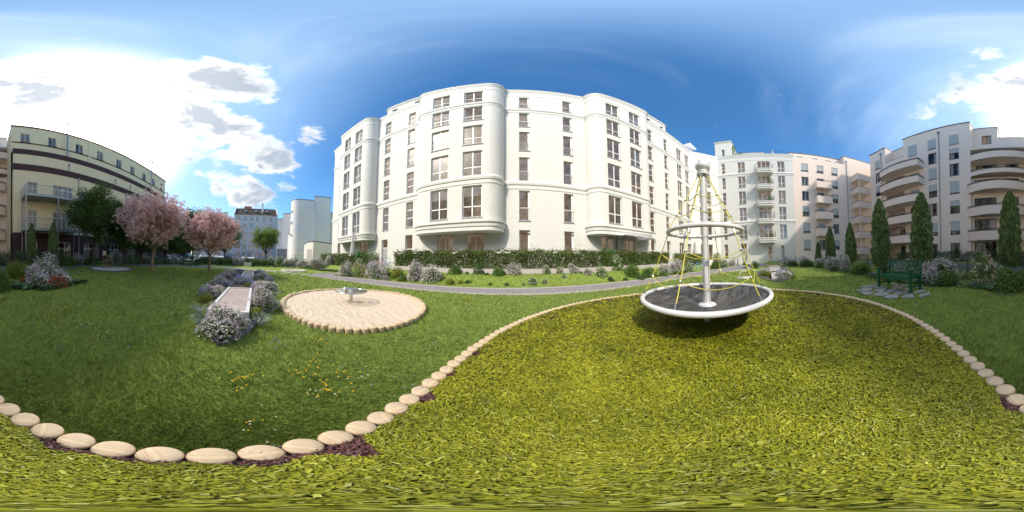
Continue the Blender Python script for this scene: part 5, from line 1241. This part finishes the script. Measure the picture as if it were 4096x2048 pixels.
e=thing('round_trampoline','round sunken trampoline with a pale rim near the stepping slabs','trampoline',(-14.4,3.45,0)); part('rim',MB().lathe([(.86,.01),(.86,.06),(1.15,.06),(1.16,.0)],48),M['slab'],e); part('mat',MB().lathe([(.001,.02),(.859,.02)],40),M['mesh'],e)
e=thing('spinner_disc','small round grey spinner disc with a curved handle in the lawn beyond the carousel','spinner',(9.1,1.36,0)); part('disc',MB().lathe([(.001,.05),(.45,.05),(.46,.02),(.46,0)],32),M['slab'],e); part('handle',MB().tube([(-.1,.3,.05),(-.1,.25,.3),(-.05,.05,.42),(0,-.1,.36)],.02,8),M['wpaint'],e)
e=thing('balance_rail','low curved balance rail with a blue end by the path','balance rail',(15.9,2.4,0)); part('rail',MB().tube([(1.1,.6,.25),(.7,.35,.3),(0,-.3,.22),(-.7,-.6,.12)],.05,8),M['wpaint'],e); mb_=mat('blue_plastic',(.05,.35,.75),rough=.4); part('end_grip',MB().lathe([(.001,-.08),(.1,-.06),(.13,0),(.1,.06),(.001,.08)],16,(1.15,.66,.27)),mb_,e)
# ---------------- bicycles ----------------
def bike():
    e=thing('bicycle','x','bicycle')
    for x in (-.53,.53):
        w=part('wheel',MB().tube([(x+.33*cos(2*PI*k/28),0,.34+.33*sin(2*PI*k/28)) for k in range(28)],.018,6,closed=True),M['tyre'],e)
        s=MB().tube([(x,-.04,.34),(x,.04,.34)],.025,8)
        for k in range(14): a=2*PI*k/14; s.beam((x,0,.34),(x+.315*cos(a),0,.34+.315*sin(a)),.005,.005)
        part('spokes',s,M['chrome'],w)
    f=MB(); bb=(-.08,0,.30); st=(-.22,0,.78); hd=(.36,0,.82); hb=(.40,0,.66)
    for a,b,r in ((bb,st,.016),(bb,hb,.022),(st,(.37,0,.62),.018),(hd,(.42,0,.60),.02),((.42,.04,.60),(.53,.045,.34),.012),((.42,-.04,.60),(.53,-.045,.34),.012),(bb,(-.53,.04,.34),.011),(bb,(-.53,-.04,.34),.011),((-.2,0,.72),(-.53,.04,.34),.010)): f.tube([a,b],r,7)
    part('frame',f,M['wpaint'],e)
    part('handlebar',MB().tube([(.36,0,.82),(.34,0,1.0)],.015,6).tube([(.20,-.27,.99),(.34,-.2,1.04),(.37,0,1.0),(.34,.2,1.04),(.20,.27,.99)],.013,6),M['chrome'],e)
    part('saddle',MB().tube([(-.22,0,.78),(-.25,0,.92)],.014,6).bx(-.38,-.12,-.07,.07,.92,.96),M['saddle'],e)
    part('mudguard',MB().tube([(-.53+.37*cos(a),0,.34+.37*sin(a)) for a in [R(x) for x in range(20,200,18)]],.014,5),M['wpaint'],e); part('mudguard',MB().tube([(.53+.37*cos(a),0,.34+.37*sin(a)) for a in [R(x) for x in range(0,150,18)]],.014,5),M['wpaint'],e)
    part('rack',MB().bx(-.78,-.38,-.06,.06,.70,.72),M['steel'],e)
    return e
bk=bike(); first=True
blue=mat('blue_bike_paint',(.06,.30,.70),rough=.35); pinkp=mat('pink_bike_paint',(.75,.30,.33),rough=.35)
for az,d,rz,lab,cm in [(63.0,15.4,.5,'blue-framed bicycle, left of the white bicycle seen through the ropes',blue),(65.5,14.7,-1.1,'white bicycle beside the cobbled path, seen just left of the carousel pole',None),
    (77.0,24.0,.3,'white bicycle in the rack left of the tall grey door, behind roses',None),(78.2,23.6,.3,'pink bicycle in the rack left of the tall grey door',pinkp),(79.3,23.2,.3,'white bicycle with its wheel nearest the tall grey door',None),
    (92.3,19.3,1.75,'white bicycle parked at the left end of the row near the wing',None),(95.5,20.5,1.3,'blue bicycle second in the row near the wing',blue),(97.2,20.6,1.2,'dark-saddled white bicycle third in the row near the wing',None),(98.9,20.8,1.2,'white bicycle fourth in the row near the wing',None),(100.6,21.0,1.2,'white bicycle at the right end of the row near the wing',None),
    (-49.7,12.4,.2,'white bicycle standing behind the lilac shrubs left of the grey door',None),(-46.6,12.6,.3,'pink bicycle standing before the grey door of the white block',pinkp),(-44.6,12.9,.5,'dark-handled white bicycle at the corner of the concrete wall',None)]:
    x,y=pol(az,d); b=bk if first else dup(bk,(0,0,0),0,lab); first=False
    b['label']=lab; b['group']='bicycles parked around the courtyard'; b.location=(x,y,terr(x,y)+.01); b.rotation_euler=(0,0,rz)
    if cm:
        for ch in b.children:
            if ch.name.startswith('frame'): ch.data=ch.data.copy(); ch.data.materials[0]=cm
# ---------------- cars ----------------
def car(label,x,y,rz,col,seed=0):
    e=thing('parked_car',label,'car',(x,y,0),rz,'cars parked behind the far border')
    sec=[(-2.15,.45,.62,.80),(-2.0,.30,.95,.84),(-1.2,.28,1.02,.88),(0,.28,1.0,.88),(.9,.28,.98,.87),(1.9,.30,.82,.82),(2.12,.42,.62,.72)]
    m=MB(); vs=[]
    for X,zl,zh,w in sec: vs+=[(X,-w,zl),(X,-w,(zl+zh)/2),(X,-w*.93,zh),(X,w*.93,zh),(X,w,(zl+zh)/2),(X,w,zl)]
    fs=[(6*i+j,6*i+6+j,6*i+6+(j+1)%6,6*i+(j+1)%6) for i in range(len(sec)-1) for j in range(6)]; fs+=[tuple(range(6)),tuple(range(len(vs)-6,len(vs)))[::-1]]
    m.add(vs,fs,0,False); cp=mat('car_paint',col,rough=.3,spec=.6)
    part('body',m,cp,e)
    g=MB(); v2=[(-1.95,-.78,.95),(-1.35,-.66,1.42),(.15,-.66,1.45),(1.0,-.78,.96)]; vv=v2+[(x,-y,z) for x,y,z in v2]
    g.add(vv,[(0,3,2,1),(4,5,6,7),(0,1,5,4),(1,2,6,5),(2,3,7,6)]); part('windows',g,M['dark'] if 0 else bpy.data.materials.get('car_glass') or mat('car_glass',(.02,.03,.04),rough=.08,spec=.8),e)
    part('roof',MB().bx(-1.36,.16,-.66,.66,1.44,1.475).beam((.15,-.67,1.45),(1.0,-.79,.97),.06,.05).beam((.15,.67,1.45),(1.0,.79,.97),.06,.05).beam((-.55,-.685,1.44),(-.5,-.80,.98),.07,.05).beam((-.55,.685,1.44),(-.5,.80,.98),.07,.05),cp,e)
    for X in (-1.35,1.35):
        for Y in (-.80,.80): w=part('wheel',MB().tube([(X,Y-.1,.32),(X,Y+.1,.32)],.32,18),M['tyre'],e); part('rim',MB().tube([(X,Y-.105,.32),(X,Y+.105,.32)],.2,12),M['brushed'],w)
    for Y in (-.6,.6): part('headlight',MB().beam((1.98,Y-.16,.70),(1.98,Y+.16,.70),.28,.16),M['shut'],e); part('mirror',MB().bx(.55,.68,Y*1.62-.09,Y*1.62+.09,.95,1.08),cp,e)
    part('grille',MB().bx(2.08,2.14,-.42,.42,.42,.60),M['dark'],e); return e
for az,d,turn,col,lab in [(-92.7,33,.25,(.72,.72,.72),'white car seen from the front before the blue-grey tenement'),(-99.5,35,.7,(.03,.05,.09),'dark blue car partly behind the smaller cherry blossoms'),(-103.6,34,.35,(.70,.71,.72),'white car right of the smaller cherry trunk'),(-107.3,35,.5,(.62,.65,.70),'silver car behind the smaller cherry trunk'),(-123.8,36,1.2,(.10,.11,.12),'black car roof behind the middle far bench'),(-116.6,38,1.2,(.12,.22,.45),'blue car behind the border between the far benches'),(-114.5,38,1.2,(.45,.50,.56),'grey car rightmost of the three behind the far benches')]:
    x,y=pol(az,d); car(lab,x,y,math.atan2(-y,-x)+turn,col)
# ---------------- parasols ----------------
def closed_parasol(x,y,z,h,label):
    e=thing('parasol',label,'parasol',(x,y,z)); part('pole',MB().tube([(0,0,0),(0,0,h)],.03,8),M['steel'],e)
    n=26; prof=[(.03,h),(.06,h-.1),(.12,h*.75),(.20,h*.5),(.28,h*.32),(.30,h*.30)]
    vs=[(r*(1+.25*sin(k*PI*2/n*8))*cos(2*PI*k/n),r*(1+.25*sin(k*PI*2/n*8))*sin(2*PI*k/n),zz) for r,zz in prof for k in range(n)]
    part('canopy',MB().add(vs,[(i*n+k,i*n+(k+1)%n,(i+1)*n+(k+1)%n,(i+1)*n+k) for i in range(len(prof)-1) for k in range(n)],0,True),M['umb'],e)
closed_parasol(*pol(-56.1,17.2),.45,3.6,'closed white parasol under the leftmost white bay')
closed_parasol(*pol(64.6,24.8),.8,3.1,'closed grey-white parasol by the concave corner of the white block')
closed_parasol(WPOS(3.0)[0]+.9,WPOS(3.0)[1]+11.05,20.2,1.9,'small closed parasol on the roof terrace above the balconies')
def cantilever():
    x,y=pol(36.9,13.0); z=.76; e=thing('cantilever_parasol','open pale cantilever parasol on a grey post under the right-hand white bay','parasol',(x,y,z))
    part('post',MB().bx(-.05,.05,-.05,.05,0,2.95),M['coping'],e)
    c=pol(41.6,13.0); cx,cy=c[0]-x,c[1]-y
    part('arm',MB().beam((0,0,2.9),(cx*.55,cy*.55,2.32),.035,.045).beam((cx*.55,cy*.55,2.32),(cx,cy,2.55),.03,.03),M['coping'],e)
    hw=1.55; cr=[(cx+sx*hw,cy+sy*hw*.82,2.22) for sx,sy in ((-1,-1),(1,-1),(1,1),(-1,1))]; top=(cx,cy,2.62)
    v=cr+[top]; part('canopy',MB().add(v+[(a,b,c_-.04) for a,b,c_ in v],[(0,1,4),(1,2,4),(2,3,4),(3,0,4),(6,5,9),(7,6,9),(8,7,9),(5,8,9)]),M['umb'],e)
    r=MB()
    for k in range(8):
        a=cr[k//2] if k%2==0 else tuple((np.array(cr[k//2])+np.array(cr[(k//2+1)%4]))/2)
        r.tube([(top[0],top[1],top[2]-.09),(a[0],a[1],a[2]-.07)],.014,5)
    part('ribs',r,M['coping'],e)
cantilever()
def roof_parasol(x,y,z,label):
    e=thing('parasol',label,'parasol',(x,y,z)); part('pole',MB().tube([(0,0,0),(0,0,1.5)],.03,6),M['steel'],e)
    part('canopy',MB().add([(-1.3,-1.3,1.0),(1.3,-1.3,1.0),(1.3,1.3,1.0),(-1.3,1.3,1.0),(0,0,1.55)],[(0,1,4),(1,2,4),(2,3,4),(3,0,4)]),M['umb'],e)
roof_parasol(21.2,14.6,22.5,'pale open parasol on the roof terrace, just right of the right penthouse'); roof_parasol(24.6,12.6,22.5,'pale open parasol on the roof terrace above the concave corner')
# ---------------- potted plants ----------------
def plant(name,label,x,y,z,h,w,leaf,m,n,seed,pot=None,r0=.2):
    rng=np.random.default_rng(seed); e=thing(name,label,'potted plant',(x,y,z)); d=rand_dirs(n,rng)
    C=np.c_[d[:,0]*w/2,d[:,1]*w/2,h*.62+d[:,2]*h*.36]*rng.uniform(.75,1.05,(n,1)); link('foliage',leaf_mesh('foliage',C,leaf,M[m],rng,asp=.45),e)
    part('stem',MB().tube([(0,0,.2),(.02,0,h*.7)],.02,6),M['bark'],e); part('pot',MB().lathe([(.001,0),(r0*.75,0),(r0,.28),(r0*1.05,.3),(r0*.9,.29),(.001,.26)],16),M[pot or 'conc'],e)
x,y=pol(33.9,11.9); plant('potted_plant','glossy bright green potted plant under the right white bay',x,y,.78,1.35,1.0,.24,'gloss',260,1)
x,y=pol(-53.0,16.2); plant('potted_plant','glossy green potted plant beside the closed white parasol',x,y,.6,1.5,1.2,.26,'gloss',260,2)
def banana():
    x,y=pol(-11.8,10.6); e=thing('banana_plant','bright green broad-leaved banana plant above the long hedge','potted plant',(x,y,.76)); V=[]
    for k,(a,l,t) in enumerate(((.4,1.0,.35),(2.2,1.1,.2),(3.4,.95,.5),(4.6,1.05,.3),(5.6,.8,.6))):
        u=np.array((cos(a),sin(a),0)); s=np.array((-sin(a),cos(a),0)); p=[np.array((0,0,.2)),u*.08*l+np.array((0,0,.5*l)),u*.2*l*t*2+np.array((0,0,.85*l)),u*.45*l*t*2+np.array((0,0,1.05*l))]; w=[.02,.12,.14,.02]
        for i in range(3): V.append([p[i]-s*w[i],p[i]+s*w[i],p[i+1]+s*w[i+1],p[i+1]-s*w[i+1]])
    mm=leafmat('banana_leaf',(.10,.32,.03),(.22,.50,.06),.4); link('leaves',quads('leaves',np.array(V),mm),e); part('stem',MB().tube([(0,0,0),(0,0,.4)],.05,8),mm,e)
banana()
WA=math.atan2(-.9983,.0576)
for k,(dz,lab,m,h,w,pt) in enumerate([(16.5,'terracotta box of grasses on the highest round balcony','leafy',.5,.6,'terra'),(13.3,'tall climbing plant on the second highest round balcony','leafm',1.9,.9,'conc'),(10.2,'clipped round bush in a pale pot on the middle round balcony','gloss',1.3,.95,'ann'),(4.2,'terracotta pot with grasses on the lowest round balcony','leafy',1.0,.7,'terra')]):
    a=WPOS(2.2 if k else 1.4); plant('balcony_plant',lab,a[0]-.62,a[1]+11.05,dz+ -.34+.02 if 0 else dz-.3,h,w,.12,m,420,40+k,pt,.32)
# creeper on the stair tower roof edge and terrace greenery
a=WPOS(-3.6); plant('climbing_plant','green creeper hanging beside the white roof stair tower',a[0]+1.0,a[1]+11.05,21.2,2.8,.7,.16,'leafg',500,50)
a=WPOS(-2.6); plant('terrace_plant','leafy plants on the roof terrace edge right of the stair tower',a[0]+.6,a[1]+11.05,20.3,1.0,1.6,.16,'leafm',300,51)
# ---------------- wire fences ----------------
def fence(pts,h,label,step=.11,zb=0):
    c=pts[0]; e=thing('wire_fence',label,'fence',(c[0],c[1],zb)); Pq=Path(pts); L=Pq.L[-1]; m=MB()
    u=0.
    while u<L:
        q,_,_=Pq.at(u); q=q-np.array(c); m.bx(q[0]-.004,q[0]+.004,q[1]-.004,q[1]+.004,.03,h); u+=step
    for z in (.06,h*.35,h*.7,h-.02): m.tube([(p[0]-c[0],p[1]-c[1],z) for p in Pq.p],.006,4)
    part('wire_panel',m,M['rail'],e); u=0.
    while u<=L:
        q,_,_=Pq.at(min(u,L-1e-3)); q=q-np.array(c); part('post',MB().bx(q[0]-.025,q[0]+.025,q[1]-.025,q[1]+.025,-.1,h+.05),M['rail'],e); u+=2.5
fence([(22.5,-6.6),(14,-7.2),(6,-6.9),(0,-7.1),(-3.6,-8.6)],1.05,'thin dark wire fence behind the cypresses, dividing lawn and driveway')
fence([pol(-100,24.5),pol(-90,23.6),pol(-80,23.5),pol(-71,24.5)],1.5,'tall thin wire fence between the far border and the parked cars',.16)
for az,d,h in ((-114.7,30,5.4),(-113.0,31,4.6)):
    x,y=pol(az,d); o=thing('lamp_post','slim grey pole %s the cherry crowns'%('just left of the gap between' if az<-114 else 'in the gap between'),'pole',(x,y,0)); part('pole',MB().tube([(0,0,0),(0,0,h)],[.07,.05],8),M['steel'],o); part('lamp_head',MB().lathe([(.001,h+.02),(.14,h+.0),(.12,h+.18),(.001,h+.22)],12),M['wpaint'],o)
# ---------------- ground cover ----------------
def hosta():
    rng=np.random.default_rng(4); pts=[]
    def spray(line,w,n):
        P=Path(line)
        for i in range(n): 
            q,_,nn=P.at(rng.uniform(0,P.L[-1])); q=q+nn*rng.normal(0,w); pts.append((q[0],q[1]))
    f=lambda x0,y0,k,L:[GP(x0+a/k,y0+b/k,0.)[:2] for a,b in L]
    spray(f(3276,800,3.1415,[(100,860),(300,900),(600,950),(900,1010),(1300,1055),(1800,1075),(2100,1110),(2500,1090)]),.18,260)
    spray(f(0,860,3.1415,[(120,900),(350,930),(600,930),(850,880),(1050,850)]),.12,110)
    spray(f(0,860,3.1415,[(760,640),(1100,620),(1500,610)]),.2,120)
    spray([pol(a,17.6) for a in (-142,-130,-118,-106)],.25,330); spray([pol(a,19.) for a in (-104,-95,-85,-76)],.3,380)
    spray(f(1200,960,5.152,[(0,575),(200,590),(400,620),(600,640),(780,650)]),.35,400)
    C=[];V=[]
    for x,y in pts:
        for j in range(5):
            a=rng.uniform(0,2*PI); l=rng.uniform(.06,.12); c=np.array((x+rng.normal(0,.05),y+rng.normal(0,.05),rng.uniform(.05,.14))); u=np.array((cos(a),sin(a),rng.uniform(-.5,.25))); s=np.array((-sin(a),cos(a),0))*rng.uniform(.55,.8)
            V.append([c-u*l,c+s*l,c+u*l,c-s*l])
    o=link('ground_cover',quads('ground_cover',np.array(V),M['hosta'])); o['kind']='stuff'; o['label']='broad blue-green leaves of ground cover along the borders'; o['category']='ground cover'
hosta()
# wildflower clumps
def clump_mesh(kind,seed):
    rng=np.random.default_rng(seed); V=[];n={'y':9,'b':6,'w':6}[kind]; L=[]
    for i in range(n):
        x,y=rng.normal(0,.11,2); h=rng.uniform(.05,.14); c=np.array((x,y,h)); t=rng.normal(0,.25,2); r=.012 if kind=='y' else .0105
        for k in range(3):
            a=k*PI/3+rng.uniform(0,1); u=np.array((cos(a),sin(a),t[0]))*r*1.15; s=np.array((-sin(a),cos(a),t[1]))*r*.5; V.append([c-u,c+s,c+u,c-s])
        for k in range(3):
            a=rng.uniform(0,6.28); p=np.array((x+rng.normal(0,.01),y+rng.normal(0,.01),0)); s=np.array((-sin(a),cos(a),0))*.0025; L.append([p-s,p+s,c*np.array((1,1,rng.uniform(.5,.98)))+s,c*np.array((1,1,.9))-s])
    return quads('blossoms',np.array(V),M[{'y':'yelf','b':'bluef','w':'wrose'}[kind]]),quads('stems',np.array(L),M['grass'])
CM={k:[clump_mesh(k,s) for s in (1,2,3)] for k in 'ybw'}
def clump(kind,px,py,sc=1.0):
    x,y,z=GP(px,py)
    if math.hypot(x,y)>15: return
    a,b=rb_.choice(CM[kind]); e=bpy.data.objects.new({'y':'yellow_wildflowers','b':'blue_wildflowers','w':'white_wildflowers'}[kind],None); S.collection.objects.link(e); e.location=(x,y,z); e.rotation_euler=(0,0,rb_.uniform(0,6)); e.scale=(sc,sc,sc)
    link('blossoms',a,e); link('leaf_stalks',b,e)
    far_=math.hypot(x,y)
    zone='in the lawn nearest the log ring' if far_<2.2 else 'in the lawn, middle distance' if far_<6 else 'in the far part of the lawn'
    reg(zone,{'y':'yellow wildflower clump','b':'blue wildflower clump','w':'tiny white wildflower clump'}[kind],e,'wildflowers',math.degrees(math.atan2(x,y)))
K=3.1415
for k,x,y in [('y',1130,810),('y',1270,1000),('y',1290,850),('y',1680,890),('y',780,1235),('y',60,1070),('y',2150,1050),('y',2450,1150),('y',2310,850),('y',2400,970),('b',1210,885),('b',1450,950),('b',30,1030),('b',1340,1010),('y',540,1240),('y',870,1240)]: clump(k,x/K,860+y/K)
for k,x,y,s in [('y',635,968,.8),('y',605,972,.7),('y',800,925,.9),('y',835,985,.8),('y',770,945,.8),('y',868,948,.8),('y',742,940,.6),('w',900,960,.8),('y',155,790,1),('y',122,812,1),('y',1170,755,1),('y',1150,768,1),('b',195,822,1),('b',85,836,1),('b',285,858,1),('b',160,886,.8),('b',1080,878,.9),('b',1022,976,.7),('w',1095,885,.7),('w',650,1072,.5),('w',205,830,.9),('w',800,995,.7),('y',820,1000,.6),('b',895,940,.6),('w',260,850,.9),('b',710,1126,.35),('w',615,1136,.45),('y',640,1070,.4)]: clump(k,x*4096/2576,y*4096/2576,s)
for k,x,y in [('y',240,940),('y',560,950),('y',740,960),('y',1150,850),('y',1470,830),('b',1590,860),('y',2400,950),('b',890,960),('b',1280,950),('b',320,820),('y',1230,910),('b',1850,930)]: clump(k,1700+x/4.293,980+y/4.293)
for k,x,y in [('y',1700,1030),('b',680,1120),('b',850,1140),('y',830,1150),('b',1860,1045),('y',200,1240),('b',1160,1130)]: clump(k,2250+x/5.152,940+y/5.152)
for k,x,y in [('y',860,960),('y',1670,990),('y',350,880),('b',1340,940),('b',1230,830),('y',1110,830),('b',860,950),('y',380,860)]: clump(k,2700+x/5.152,940+y/5.152)
for k,x,y in [('y',350,860),('y',550,880),('y',230,1050),('y',990,960),('y',2120,1265),('b',930,1170),('b',1120,1000),('b',250,830),('b',300,1000),('b',2050,1140),('y',1240,930),('b',2020,1190)]: clump(k,3200+x/5.152,950+y/5.152)
for k,x,y in [('y',1630,1060),('y',1850,890),('b',1060,1085),('b',1180,1100)]: clump(k,740+x/K,1040+y/K)
for k,x,y in [('y',80,400),('y',130,580),('y',1500,360),('b',1390,340),('y',2380,350),('b',1300,340),('y',1880,260),('b',2300,325)]: clump(k,740+x/K,1040+y/K)
for k,x,y in [('y',2080,1240),('b',2400,1230),('b',2250,1190),('b',2560,1140),('y',2540,1160),('y',2480,1260),('b',2270,1225)]: clump(k,3276+x/K,800+y/K)
# ---------------- labels that single each one out ----------------
from collections import defaultdict
G_=defaultdict(list)
for z,ph,cat,az,o in REG: G_[(z,ph)].append((az,o,cat))
for (z,ph),L in G_.items():
    L.sort(key=lambda t:(t[0] if not(z.startswith('in the border left') ) else t[0]))
    for i,(az,o,cat) in enumerate(L):
        o['category']=cat
        if len(L)==1: o['label']=('only '+ph+' '+z)
        else: o['label']='%s %s from the left %s'%(ORD[i] if i<30 else str(i+1)+'th',ph,z); o['group']=ph+'s '+z
